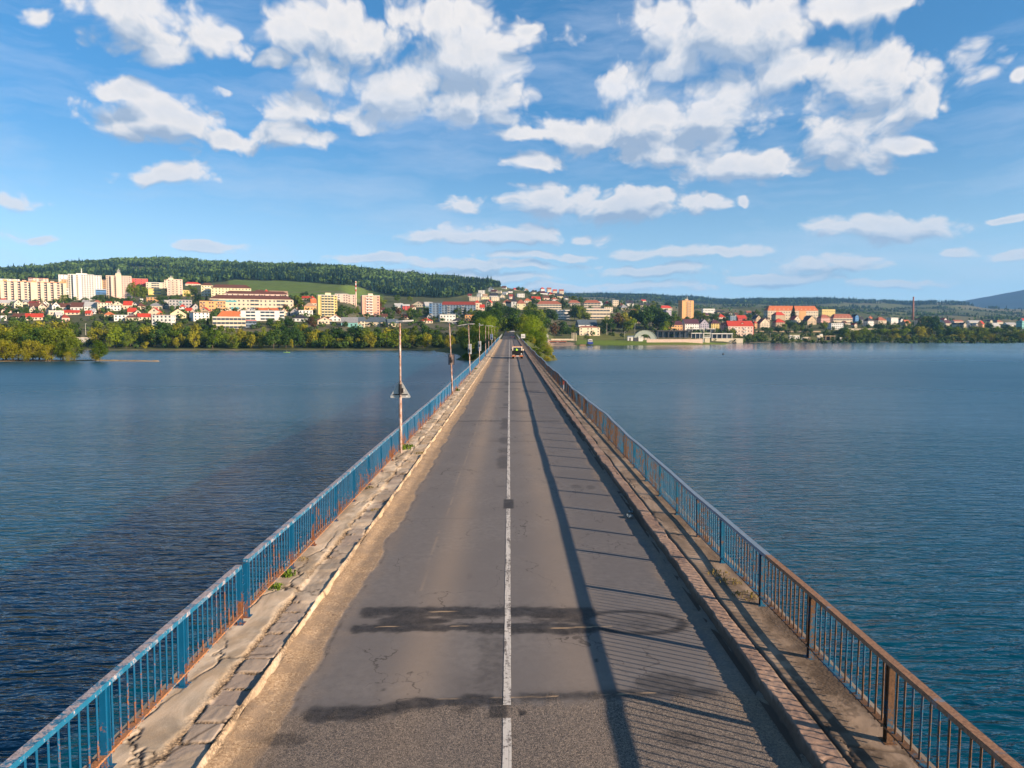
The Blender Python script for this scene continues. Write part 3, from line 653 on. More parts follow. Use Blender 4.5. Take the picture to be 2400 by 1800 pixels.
def sign_tri():
    X0, Y0, Z0, H, lean = LPOS[0]; a = at_y(913, 932.5, Y0 + .07); b = at_y(961, 932.5, Y0 + .07); c = at_y(937.5, 893, Y0 + .07)
    r0 = empty('warning_sign', (X0, Y0 + .07, a.z)); tag(r0, 'triangular warning sign seen from its grey back on the nearest lamp post', 'road sign')
    w = (b.x - a.x) / 2; h = c.z - a.z + .05; m = MB()
    def rtri(s, y, d, nm, mat, par):
        pts = []
        for (cx, cz, a0) in ((-w * s + .05, .045, 150), (w * s - .05, .045, 270), (0, h * s - .055, 30)):
            for k in range(5):
                q = math.radians(a0 + 120 * k / 4); pts.append((cx + .045 * math.cos(q), y, cz + .045 * math.sin(q)))
        mm = MB(); mm.prism(pts, (0, d, 0)); return mm.build(nm, mat, par)
    rtri(1, 0, .02, 'sign_plate', M_SIGNB, r0); 
    f = rtri(.985, .021, .004, 'sign_face', flat('sign_red', (.55, .03, .02), .5), r0)
    m = MB(); m.box(-w * .72, w * .72, -.03, -.002, h * .16, h * .21); m.build('bracket', M_DARK, r0)
    m = MB(); m.box(w * .55, w * .72, -.004, -.001, h * .05, h * .12); m.build('sticker', M_WHITE, r0)
    m = MB(); pts = [(w * .28 + .055 * math.cos(k * math.pi / 6), -.004, h * .42 + .075 * math.sin(k * math.pi / 6)) for k in range(12)]; m.prism(pts[::-1], (0, .003, 0)); m.build('sticker', M_WHITE, r0)
sign_tri()
def board(i, px0, py0, px1, py1, lab, mat, depth=.10, frame=True, dark=None):
    X0, Y0, Z0, H, lean = LPOS[i]; a = at_y(px0, py1, Y0 + .12); b = at_y(px1, py0, Y0 + .12)
    r0 = empty('banner_sign', ((a.x + b.x) / 2, Y0 + .10, a.z)); tag(r0, lab, 'sign', 'boards hung on the lamp posts'); w = (b.x - a.x) / 2; h = b.z - a.z
    MB().box(-w, w, 0, depth, 0, h).build('panel', mat, r0)
    if frame:
        for (x0, x1, z0, z1) in ((-w - .03, -w, -.03, h + .03), (w, w + .03, -.03, h + .03), (-w, w, -.03, 0), (-w, w, h, h + .03)): MB().box(x0, x1, -.02, depth + .02, z0, z1).build('frame', dark or M_WHITE, r0)
    for z in (h * .2, h * .8): MB().box(-.05, .05, -.06, -.003, z - .02, z + .02).build('bracket', M_DARK, r0)
board(1, 1052, 831, 1064, 854, 'brown grey rectangular board in a dark frame on the leaning lamp post', flat('board_brown', (.26, .20, .19), .7, .3, 3), dark=M_DARK)
board(2, 1097.5, 807, 1104.5, 829, 'pale blue grey board hanging on the third lamp post', M_WB)
board(3, 1121, 800, 1127, 821.5, 'pale banner board under the gull on the fourth lamp post', M_WB)
board(6, 1149.5, 783, 1155, 796, 'blue and white banner board on a far thin lamp post', M_SIGNF)
# gull on the fourth lamp
X0, Y0, Z0, H, lean = LPOS[3]
t = MB(); bpts = [(-.20, 0, .10), (-.10, 0, .12), (.0, 0, .13), (.10, 0, .16), (.17, 0, .22)]; t.tube(bpts, [.012, .05, .075, .065, .03], 10); t.tube([(.16, 0, .21), (.20, 0, .265), (.235, 0, .27)], [.028, .042, .03], 8); t.tube([(.25, 0, .268), (.30, 0, .255)], [.014, .004], 6)
t.tube([(-.16, 0, .115), (-.30, 0, .10)], [.03, .012], 6); t.tube([(.0, .02, .07), (.0, .02, .0)], [.008, .007], 5); t.tube([(.0, -.02, .07), (.0, -.02, .0)], [.008, .007], 5)
g = t.build('gull', flat('gull_feathers', (.75, .74, .72), .8, .2, 9), None, True); g.location = (X0 + lean + .05, Y0, Z0 + H + .06); g.rotation_euler = (0, 0, 2.2); tag(g, 'white gull perched on the head of the fourth lamp post', 'bird')
# ---------------- weeds and moss
def tuft_mesh(name, n, rad, h, seed, mat, wide=.03):
    R = np.random.default_rng(seed); V = []; Fc = []
    for i in range(n):
        a = R.uniform(0, 6.28); r = rad * math.sqrt(R.uniform(0, 1)); x, y = r * math.cos(a), r * math.sin(a); b = R.uniform(0, 6.28); hh = h * R.uniform(.4, 1) * (1 - .5 * r / rad)
        ln = hh * R.uniform(.3, 1.1); dx, dy = math.cos(b), math.sin(b); wx, wy = -dy * wide / 2, dx * wide / 2
        k = len(V); V += [(x - wx * .4, y - wy * .4, -.02), (x + wx * .4, y + wy * .4, -.02), (x + dx * ln * .5 + wx, y + dy * ln * .5 + wy, hh * .8), (x + dx * ln * .5 - wx, y + dy * ln * .5 - wy, hh * .8), (x + dx * ln, y + dy * ln, hh * R.uniform(.5, 1))]
        Fc += [(k, k + 1, k + 2, k + 3), (k + 3, k + 2, k + 4, k + 4)]
    me = bpy.data.meshes.new(name); me.from_pydata(V, [], [f if f[2] != f[3] else f[:3] for f in [tuple(q) for q in Fc]]); me.update(); me.materials.append(mat); return me
def leafmat(name, c1, c2, trans=.25):
    t = NT(name); oi = t.n('ShaderNodeObjectInfo'); p = t.pos(); n = t.noise(p, .55, 3, .6)
    f = t.math('ADD', t.math('MULTIPLY', n, .7), t.math('MULTIPLY', oi.outputs['Random'], .45)); c = t.ramp(f, (.28, c1), (.72, c2))
    d = t.n('ShaderNodeBsdfDiffuse'); t.l(c, d.inputs[0]); tr = t.n('ShaderNodeBsdfTranslucent'); t.l(c, tr.inputs[0])
    ms = t.n('ShaderNodeMixShader'); ms.inputs[0].default_value = trans; t.l(d.outputs[0], ms.inputs[1]); t.l(tr.outputs[0], ms.inputs[2]); t.l(ms.outputs[0], t.out.inputs[0]); return t.m
M_WEED = leafmat('weed_leaves', (.06, .12, .015), (.15, .22, .03)); M_DRY = leafmat('dry_grass', (.14, .12, .035), (.30, .22, .08))
tm = [tuft_mesh('weed', 70, .17, .16, 1, M_WEED), tuft_mesh('weed', 55, .15, .13, 2, M_WEED), tuft_mesh('dry_weed', 60, .16, .08, 3, M_DRY, .012)]
weeds = [(670, 1348, 0, 1.15, 'leafy green weed at the foot of the left railing, farther of the near pair'), (640, 1378, 1, 1.1, 'leafy green weed at the foot of the left railing, nearer of the near pair'),
 (946, 1052, 0, 2.0, 'green weed clump at the foot of the nearest lamp post'), (962, 1046, 1, 1.2, 'small green weed beside the clump under the nearest lamp post'), (1064, 917, 0, 2.1, 'green weed at the foot of the leaning lamp post'),
 (1104, 869, 1, 2.2, 'green weed at the foot of the third lamp post'), (863, 1143, 2, 1.2, 'mossy dry weed near the left railing, middle of the pavement'), (700, 1312, 2, 1.0, 'dry grass tuft under the left railing beyond the leafy weeds'),
 (1683, 1345, 2, 1.5, 'dry grass tuft nearer of those at the foot of the right railing'), (1712, 1365, 2, 1.5, 'mossy grass tuft under the right railing joint'), (1750, 1398, 2, 1.7, 'dry yellow grass clump where the rusty rail begins'), (983, 1062, 2, 1.2, 'small weed in the kerb crack near the first lamp post'), (878, 1195, 2, .8, 'small dry weed in the left kerb crack')]
for (px, py, k, s, lab) in weeds:
    c = at_z(px, py, 0); z = float(deck(c.y)); o = link(tm[k].name.split('.')[0], tm[k]); x = max(-4.6, min(4.6, c.x)); o.location = (x, c.y, z - .005); o.scale = (s, s, s); o.rotation_euler = (0, 0, px); tag(o, lab, 'weed', 'weeds on the pavements')
# litter in the shade of the right kerb
M_LIT = flat('litter_white', (.22, .27, .29), .7, .2, 9)
for (px, py, s, lab) in ((1478, 1203, .11, 'small crumpled white litter in the gutter, farther piece'), (1476, 1213, .17, 'larger crumpled white litter in the gutter, nearer piece')):
    c = at_z(px, py, ROADZ); R = np.random.default_rng(int(px)); bm = MB(); n = 6
    for i in range(n + 1):
        for j in range(n + 1): bm.v.append(((i / n - .5) * s, (j / n - .5) * s * 1.5, .02 + .05 * R.random()))
    bm.f = [(i * (n + 1) + j, (i + 1) * (n + 1) + j, (i + 1) * (n + 1) + j + 1, i * (n + 1) + j + 1) for i in range(n) for j in range(n)]
    o = bm.build('litter', M_LIT); o.location = (c.x, c.y, ROADZ + .01); tag(o, lab, 'litter', 'litter in the gutter')
# life buoy plate on the right rail
c = at_y(1323, 903, RX / (ray(1323, 903).x / ray(1323, 903).y)); r0 = empty('notice_board', (RX - .09, c.y, float(deck(c.y)) + .2)); tag(r0, 'small red and white notice plate fixed to the right railing', 'sign')
MB().box(-.01, .01, -.3, .3, .40, .72).build('red_panel', flat('notice_red', (.6, .05, .04), .5), r0); MB().box(-.01, .01, -.3, .3, .0, .397).build('white_panel', M_WHITE, r0)
# ---------------- water
t = NT('lake_water'); p = t.pos(); cdn = t.n('ShaderNodeCameraData'); s = t.sep(p)
dist = t.math('SQRT', t.math('ADD', t.math('MULTIPLY', s[0], s[0]), t.math('MULTIPLY', s[1], s[1])))
def wrot(v, a, sxx, syy):
    m = t.n('ShaderNodeMapping'); m.inputs['Rotation'].default_value = (0, 0, a); m.inputs['Scale'].default_value = (sxx, syy, 1); t.l(v, m.inputs[0]); return m.outputs[0]
w1 = t.noise(wrot(p, math.radians(-18), .42, 1.55), 1.0, 3, .55, .6)
w2 = t.noise(wrot(p, math.radians(14), .8, 2.7), 1.0, 2, .5, .4)
w3 = t.noise(wrot(p, math.radians(-8), .09, .22), 1.0, 3, .5, .2)
w4 = t.noise(wrot(p, math.radians(-30), .008, .02), 1.0, 4, .55, .5)       # gusts
hh = t.math('ADD', t.math('MULTIPLY', w1, 1.0), t.math('ADD', t.math('MULTIPLY', w2, .42), t.math('MULTIPLY', w3, 1.7)))
gust = t.mapr(w4, .35, .65, .70, 1.25)
amp = t.math('MULTIPLY', gust, t.ramp(t.math('DIVIDE', dist, 1000.0), (0.0, (1, 1, 1)), (.08, (.9, .9, .9)), (.30, (.85, .85, .85)), (.50, (.75, .75, .75)), (1.0, (.22, .22, .22))))
calm = t.math('MULTIPLY', t.mapr(s[1], 430, 620), t.mapr(s[0], 0, 45)); calm = t.math('MULTIPLY', calm, t.mapr(s[0], 560, 380)); amp = t.math('MULTIPLY', amp, t.mapr(calm, 0, 1, 1, .15))
b = t.n('ShaderNodeBump'); b.inputs['Distance'].default_value = .24; t.l(amp, b.inputs['Strength']); t.l(hh, b.inputs['Height'])
x = t.bsdf(t.mix(t.mapr(w4, .3, .7), (.000, .048, .088), (.000, .056, .100)), t.ramp(t.math('DIVIDE', dist, 1000.0), (0, (.05,) * 3), (.08, (.16,) * 3), (.22, (.30,) * 3), (.42, (.27,) * 3), (.60, (.12,) * 3)), b.outputs[0], spec=.5); x.inputs['IOR'].default_value = 1.33; x.inputs['Specular Tint'].default_value = (.12, .76, 1.0, 1)
M_WATER = t.m
bm = MB(); bm.poly([(-6000, -400, WATER), (6000, -400, WATER), (6000, 5000, WATER), (-6000, 5000, WATER)]); tag(bm.build('water', M_WATER), kind='structure')
# ================================================================== TERRAIN
def near_l(crest, d=0): return [(520, 829), (541, 821.5), (556, 817), (600, 808 + d), (640, 792 + d), (680, 766 + d), (760, 744 + d), (850, 728 + d), (960, 709 + d), (1150, 695), (1400, 677), (1700, 660), (2100, 642), (2600, crest), (3300, crest + 24), (5000, 700), (12000, 770)]
def near_m(crest, d=0): return [(520, 829), (541, 821.5), (556, 817), (620, 807), (700, 787), (780, 766), (900, 744 + d), (1050, 729 + d), (1250, 711 + d), (1500, 698 + d), (1800, 684 + d), (2300, crest), (3000, crest + 20), (5000, 694), (12000, 765)]
def far_r(sh, rows, sky_): return [(sh * .93, 12e3)] + [(sh, sky_[0])] + rows + [(5200, sky_[1] + 4), (6500, sky_[1] + 22), (12000, 775)]
R_ = {
 1300: [(700, 812.5), (713, 810.5), (740, 807), (850, 798), (950, 778), (1100, 743), (1300, 716), (1600, 699), (1900, 693), (2400, 703), (3300, 709), (5200, 693), (6500, 712), (12000, 775)],
 1400: [(735, 811), (748, 808.5), (800, 803), (880, 796), (960, 782), (1100, 747), (1300, 724), (1600, 712), (2000, 709), (2400, 716), (3300, 716), (5200, 692), (6500, 712), (12000, 775)],
 1500: [(748, 810.5), (762, 808), (800, 803), (900, 794), (960, 784), (1050, 764), (1200, 746), (1350, 730), (1500, 722), (2000, 716), (3300, 716), (5200, 693), (6500, 714), (12000, 775)],
 1600: [(755, 810), (768, 807.5), (800, 803), (900, 794), (960, 786), (1050, 775), (1200, 758), (1350, 747), (1500, 740), (2000, 732), (3300, 722), (4300, 713), (5200, 698), (6500, 716), (12000, 775)],
 1690: [(800, 807.5), (830, 805), (900, 801), (960, 794), (1050, 787), (1200, 768), (1350, 752), (1500, 745), (2000, 734), (3300, 724), (4300, 713), (5200, 705), (6500, 718), (12000, 775)],
 1750: [(960, 803), (1000, 801), (1050, 797), (1120, 790), (1250, 771), (1350, 757), (1500, 748), (2000, 735), (3300, 722), (4300, 712), (5200, 704), (6500, 718), (12000, 775)],
 1900: [(1000, 802.5), (1030, 801), (1060, 798), (1150, 788), (1250, 772), (1350, 760), (1500, 748), (2000, 738), (3300, 726), (4300, 716), (5200, 702), (6500, 718), (12000, 775)],
 2050: [(1010, 802.3), (1033, 801.2), (1060, 798), (1150, 788), (1250, 775), (1400, 762), (1600, 755), (2000, 750), (3000, 738), (4300, 722), (5200, 707), (6500, 722), (12000, 775)],
 2130: [(1010, 802.3), (1033, 801.2), (1060, 798), (1150, 789), (1300, 774), (1450, 764), (1700, 758), (2200, 752), (3000, 742), (4300, 724), (5200, 711), (6500, 726), (12000, 775)],
 2220: [(1010, 802.5), (1033, 801.2), (1060, 799), (1150, 792), (1300, 779), (1500, 769), (2000, 757), (2600, 748), (3400, 738), (4300, 722), (5200, 708), (6500, 726), (12000, 775)],
 2320: [(1015, 802.8), (1036, 801.6), (1060, 799), (1150, 793), (1300, 781), (1500, 771), (2000, 759), (2600, 750), (3400, 741), (4300, 728), (5200, 723), (6500, 735), (12000, 775)],
 2420: [(1020, 803.5), (1042, 802.2), (1070, 800), (1150, 794), (1300, 783), (1500, 773), (2000, 761), (2600, 752), (3400, 744), (4300, 732), (5200, 727), (6500, 738), (12000, 775)],
}
TC = {-1500: near_l(652), -300: near_l(648), 0: near_l(639), 100: near_l(631), 181: near_l(623), 300: near_l(615), 400: near_l(611), 490: near_l(615), 581: near_l(622), 689: near_l(627, 2), 800: near_l(632, 4),
      872: near_m(641), 945: near_m(649), 1017: near_m(656), 1089: near_m(661), 1143: near_m(663), 1180: near_m(672), 1200: near_m(680), 1240: near_m(688, 2)}
TC.update(R_); TC[3600] = R_[2420]
_tp = np.array(sorted(TC)); _ty = np.exp(np.linspace(math.log(330), math.log(12000), 420)); _tz = np.zeros((len(_tp), len(_ty)))
_sl = lambda py: np.array([slope(v) for v in np.atleast_1d(py)])
for i, k in enumerate(_tp):
    a = np.array(TC[k]); z = CAMZ + a[:, 0] * _sl(a[:, 1]); zz = np.interp(np.log(_ty), np.log(a[:, 0]), z)
    sh = a[0, 0]; zz = np.where(_ty < sh, z[0] - 3.5 * sstep(sh, sh * .93, _ty) , zz); _tz[i] = zz
def u2px(u):  # column of the picture for a bearing X/Y at the horizon
    u = np.asarray(u, float); return 1194 + F * u
def terr0(X, Y):
    px = np.clip(u2px(X / Y), _tp[0], _tp[-1]); ly = np.clip((np.log(Y) - math.log(330)) / (math.log(12000) - math.log(330)) * 419, 0, 418.999)
    j = ly.astype(int); fy = ly - j; i = np.clip(np.searchsorted(_tp, px) - 1, 0, len(_tp) - 2); fx = (px - _tp[i]) / (_tp[i + 1] - _tp[i]); fx = fx * fx * (3 - 2 * fx)
    z = (_tz[i, j] * (1 - fx) + _tz[i + 1, j] * fx) * (1 - fy) + (_tz[i, j + 1] * (1 - fx) + _tz[i + 1, j + 1] * fx) * fy
    return z
def terr(X, Y):
    X = np.asarray(X, float); Y = np.asarray(Y, float); z = terr0(X, Y)
    z = z + (fbm(X / 160, Y / 160, 4, 301) - .5) * np.clip((Y - 1200) / 1500, 0, 1) * 26 * np.clip((7000 - Y) / 3000, 0, 1) * np.clip((z + 2) / 40, 0, 1)
    # shore line wobble
    z = z + (fbm(X / 14, Y / 14, 3, 303) - .5) * 1.1 * np.clip(1 - np.abs(z - WATER) / 3.0, 0, 1)
    # causeway that carries the road off the bridge
    t_ = sstep(326, 350, Y); top = deck(Y) - .28
    w = 7.0 + 6 * sstep(400, 560, Y)
    hl = np.where(X > 0, .62, .55 - .25 * sstep(380, 520, Y)); c = top - np.maximum(0, np.abs(X) - w) * hl + (fbm(X / 5, Y / 5, 3, 305) - .5) * .8 * (np.abs(X) > w)
    c = np.where(Y < 350, WATER - 2.5 + (c - WATER + 2.5) * t_, c); c = np.where(Y > 620, -50, c)
    cut = sstep(26, 13, np.abs(X)) * sstep(540, 580, Y) * sstep(700, 640, Y)
    z = np.maximum(z, c); z = z * (1 - cut) + (deck(np.clip(Y, 0, 700)) - .3) * cut
    return z
def gz(x, y): return float(terr(np.array([x]), np.array([y]))[0])
def ground(px, py, y0=None):
    """point where the line of sight through a pixel of the photograph meets the land"""
    r = ray(px, py); Y = np.exp(np.linspace(math.log(y0 or (520 if px < 1260 else 700)), math.log(9000), 900)); X = r.x / r.y * Y
    z = terr0(X, Y); L = CAMZ + r.z / r.y * Y; hit = np.where(z >= L)[0]
    k = hit[0] if len(hit) else 500
    return Vector((X[k], Y[k], gz(X[k], Y[k])))
# ground cover classes
FL = np.array([(-400, 668), (0, 660), (150, 655), (300, 664), (400, 668), (520, 664), (560, 655), (600, 659), (680, 661), (760, 666), (850, 672), (900, 690), (950, 698), (1050, 700), (1100, 690), (1150, 676), (1185, 668)])
def pyof(X, Y, Z): return 780 - (Z - CAMZ) / Y * F * 1.004
def cover(X, Y, Z):
    px = u2px(X / Y); py = pyof(X, Y, Z)
    lim = np.interp(px, FL[:, 0], FL[:, 1]); n = fbm(X / 120, Y / 120, 4, 311)
    forest = (px < 1188) & (py < lim + 5 * (n - .5) * 2) & (Y > 1150) & (Y < 3300)
    gap = ((px > 300) & (px < 400) & (py > 626) & (py < 634)) | ((px > 395) & (px < 462) & (py > 634) & (py < 641) & (n > .45)) | ((px > 470) & (px < 625) & (py > 612) & (py < 619.5))
    gap = gap | ((px > 330) & (px < 400) & (py > 632) & (py < 640) & (n > .5))
    forest = forest & ~gap
    far = (px > 1230) & (Y > 4200) & (Y < 6200)
    fl = np.interp(px, [1230, 1400, 1600, 1700, 1900, 1960, 2050, 2100, 2140, 2200, 2280, 2320, 2420], [712, 712, 711, 714, 716, 712, 708, 712, 716, 712, 716, 722, 724]) + (n - .5) * 14
    forest = forest | (far & (py < fl) & ((px < 2190) | (n > .52)))
    forest = forest | ((px > 1240) & (Y > 2200) & (Y < 4300) & (n > .60))
    return px, py, n, forest
def terr_col(X, Y):
    Z = terr(X, Y); px, py, n, forest = cover(X, Y, Z); m = fbm(X / 35, Y / 35, 4, 321)
    f1, f2, cid = voronoi(X / 420 + .3 * n, Y / 700, 323)
    r = np.zeros(X.shape + (3,)); r[...] = (.085, .105, .040)
    def put(mask, c, k=1.0):
        mm = (mask * k)[..., None]; r[...] = r * (1 - mm) + np.array(c) * mm
    put((Y > 1500) * sstep(.3, .7, cid), (.13, .155, .055)); put((Y > 2200) & (cid > .75), (.20, .17, .10), .6)
    put((px > 540) & (px < 900) & (Y > 1150) & (Y < 2600) & (py > 650), (.125, .20, .030))
    put(m, (.14, .13, .07), .5)
    put(forest * 1.0, (.028, .042, .018))
    town = (Y > 640) & (Y < 1300) & (px < 1260) | (Y > 950) & (Y < 1700) & (px > 1255) & (px < 1700); put(town * sstep(.35, .65, m), (.17, .15, .12), .55)
    lawn = (px > 1350) & (px < 1720) & (Y > 745) & (Y < 862); put(lawn * 1.0, (.15, .215, .030)); put(lawn * sstep(.45, .7, m), (.21, .23, .05), .6)
    lawn2 = (px > 1345) & (px < 1500) & (Y > 862) & (Y < 960); put(lawn2 * 1., (.16, .17, .05))
    slip = (px > 1284) & (px < 1352 - (Y - 700) * .12) & (Y < 800) & (Y > 690); put(slip * 1., (.36, .26, .20))
    put((px > 1710) & (px < 1950) & (Y > 1040) & (Y < 1180), (.17, .175, .06)); put((px > 1950) & (Y > 1040) & (Y < 1180), (.06, .08, .03))
    sand = sstep(WATER + .50, WATER + .20, Z) * sstep(.35, .55, m) * (Y < 1200); put(sand, (.30, .235, .15), .85)
    c = (np.abs(X) < 60) & (Y < 620); put(c * 1., (.075, .095, .03), .6)
    return {'cov': (r[..., 0], r[..., 1], r[..., 2])}
t = NT('land'); p = t.pos(); n1 = t.noise(p, .05, 6, .65); n2 = t.noise(p, .6, 4, .6)
f = t.math('ADD', t.mapr(n1, .3, .7, -.22, .22, False), t.mapr(n2, .3, .7, -.14, .14, False)); f = t.math('ADD', f, 1.0)
v = t.n('ShaderNodeCombineColor'); [t.l(f, v.inputs[i]) for i in range(3)]
t.bsdf(t.mul(t.attr('cov'), v.outputs[0]), .95, t.bump(n2, .4, .5), spec=.05); M_LAND = t.m
us = np.concatenate([np.linspace(-1500, -60, 60), np.arange(-50, 1150, 6.0), np.arange(1150, 1300, 3.0), np.arange(1300, 2460, 6.0), np.linspace(2470, 3600, 50)]); us = (us - 1194) / F
yl = np.exp(np.linspace(math.log(334), math.log(11500), 400))
gnd = grid('ground', us, yl, terr, M_LAND, cf=terr_col, xy=lambda U, Y: (U * Y, Y)); tag(gnd, kind='structure')
# far mountain, the blue of distance haze put into its forest colour
def mtz(X, Y):
    px = u2px(X / Y); cr_ = np.interp(px, [2200, 2263, 2335, 2400, 2600, 3000, 3600], [712, 705, 691.5, 678.5, 655, 670, 700]); h = CAMZ + 9500 * (780 - cr_) / F
    d = np.abs(Y - 9500) / 2300; return h * np.clip(1 - d ** 1.6, -.05, 1) + (fbm(X / 500, Y / 500, 4, 331) - .5) * 30
mt = grid('hills', (np.arange(2190, 3600, 10.0) - 1194) / F, np.linspace(7300, 11700, 60), mtz, flat('mountain_forest_hazed', (.016, .050, .075), .95, .4, .002), xy=lambda U, Y: (U * Y, Y)); tag(mt, kind='structure')
# ---------------- sandbar islet at the left
def isz(X, Y):
    c = np.interp(X, [-330, -190, -172, -158], [338, 338, 332, 330]); w = np.interp(X, [-330, -230, -190, -172, -158], [20, 14, 7, 3, 0.3]) * (.7 + .6 * fbm(X / 9, Y * 0, 3, 341))
    return WATER + .55 - 1.6 * (np.abs(Y - c) / np.maximum(w, .2)) ** 1.5 + (fbm(X / 3, Y / 3, 3, 343) - .5) * .35
isl = grid('sandbar', np.arange(-330, -146, 1.0), np.arange(312, 364, .8), isz, flat('wet_sand', (.34, .24, .13), .9, .35, .4)); tag(isl, kind='structure')
# road on the causeway and into the town
rd = grid('road', np.array([-3.6, -3.1, 0, 2.9, 3.4]), np.arange(END, 640, 4.0), lambda X, Y: deck(Y) - .12 + 0 * X, flat('far_asphalt', (.085, .082, .085), .85, .2, .3)); tag(rd, kind='structure')
# crossing band at the end of the bridge
bm = MB(); ya = 400; bm.poly([(-3.3, ya, deck(ya) - .11), (3.1, ya, deck(ya) - .11), (3.1, ya + 3, deck(ya + 3) - .11), (-3.3, ya + 3, deck(ya + 3) - .11)]); tag(bm.build('road_marking', M_LINE), kind='structure')

# ================================================================== LABEL BOOK
BOOK = []
LMK = [(-200, 150, 'long cream block'), (150, 235, 'white tower block'), (235, 330, 'pink tower block'), (330, 400, 'red block'), (400, 500, 'orange low block'), (500, 600, 'glassy hospital corner'), (600, 690, 'long brown hospital roof'), (690, 800, 'yellow balcony tower'), (800, 910, 'salmon balcony tower'), (910, 1010, 'red white gable'),
       (1010, 1120, 'grey apartment block'), (1120, 1190, 'white hillside houses'), (1190, 1260, 'dark church spire'), (1260, 1330, 'long red roof'), (1330, 1440, 'terraced balcony block'), (1440, 1570, 'white arched canopy'), (1570, 1640, 'sandy tower block'), (1640, 1700, 'lakeside pavilions'),
       (1700, 1780, 'bright red roofs'), (1780, 1930, 'big orange school'), (1930, 2080, 'blue yellow gable'), (2080, 2180, 'tall brick chimney'), (2180, 2700, 'photo right edge')]
ORD = 'first second third fourth fifth sixth seventh eighth ninth tenth eleventh twelfth thirteenth fourteenth fifteenth sixteenth seventeenth eighteenth nineteenth twentieth'.split()
def book(o, base, px, cat, group=None, lead='near the'): tag(o, 'x', cat, group); BOOK.append((o, base, px, lead))
def finish_labels():
    g = {}
    for o, b, px, ld_ in BOOK:
        lm = next((n for a, c, n in LMK if a <= px < c), 'photo right edge'); g.setdefault((b, ld_, lm), []).append((px, o))
    for (b, ld_, lm), L in g.items():
        L.sort(key=lambda q: q[0])
        for i, (px, o) in enumerate(L):
            s = f'{b} {ld_} {lm}' if b else lm
            if len(L) > 1: s += f', {ORD[min(i, 19)]} from left' if i < len(L) - 1 or len(L) < 3 else ', rightmost one'
            o['label'] = s
# ================================================================== BUILDINGS
WC = {'cream': (.66, .55, .40), 'white': (.74, .70, .64), 'grey': (.40, .38, .36), 'yellow': (.72, .54, .20), 'orange': (.70, .38, .16), 'pink': (.70, .40, .32), 'salmon': (.74, .40, .28), 'tan': (.52, .38, .24), 'red': (.60, .10, .08), 'teal': (.20, .45, .42), 'mint': (.40, .60, .45), 'bluegrey': (.20, .26, .33), 'dark': (.07, .07, .075), 'paleyellow': (.72, .62, .38), 'blush': (.72, .52, .42), 'blue': (.10, .25, .50), 'lilac': (.45, .40, .46)}
RC = {'red': (.50, .055, .030), 'brown': (.13, .055, .040), 'grey': (.26, .26, .27), 'silver': (.42, .42, .42), 'orange': (.55, .16, .06), 'dark': (.045, .045, .055), 'darkred': (.24, .045, .035), 'white': (.62, .60, .57), 'slate': (.09, .12, .15), 'redbrown': (.34, .12, .075), 'tan': (.40, .26, .17), 'plum': (.09, .035, .05), 'green': (.06, .14, .08)}
CW = {'bluegrey': 'blue grey', 'paleyellow': 'pale yellow', 'redbrown': 'red brown', 'darkred': 'dark red'}
def wmat(c): return flat('wall_' + c, WC[c], .85, .12, .35)
def rmat(c): return flat('roof_' + c, RC.get(c) or WC[c], .75, .22, .9)
t = NT('window_glass'); t.bsdf((.035, .045, .06), .12, spec=.6); M_WIN = t.m
t = NT('teal_glass'); t.bsdf((.10, .34, .36), .15, spec=.6); M_TEALG = t.m  # glazing in its own teal tint, not emitting
WM = {}
def win_mesh(w, h, mat=None):
    k = (round(w, 1), round(h, 1), mat.name if mat else '')
    if k not in WM: WM[k] = MB().box(-w / 2, w / 2, -.04, .03, 0, h).mesh('window', mat or M_WIN)
    return WM[k]
def windows(root, pts, w, h, mat=None):
    """pts: (x, y, z, rz) local; up to 96 as parts, the rest as one"""
    me = win_mesh(w, h, mat)
    for (x, y, z, rz) in pts[:96]:
        o = link('window', me, root); o.location = (x, y, z); o.rotation_euler = (0, 0, rz)
    if len(pts) > 96:
        m = MB()
        for (x, y, z, rz) in pts[96:]:
            b = len(m.v); M = Matrix.Translation((x, y, z)) @ Matrix.Rotation(rz, 4, 'Z'); m.v += [tuple(M @ v.co) for v in me.vertices]; m.f += [tuple(b + q for q in p_.vertices) for p_ in me.polygons]
        tag(m.build('window', mat or M_WIN, root), kind='stuff')
TY = {'g': 'gable', 'e': 'gable', 'h': 'hip', 'f': 'flat', 'm': 'mansard'}
HR = random.Random(5)
def place(px0, px1, yb, Ymin=None):
    g = ground((px0 + px1) / 2, yb, Ymin); r = ray((px0 + px1) / 2, yb); return g
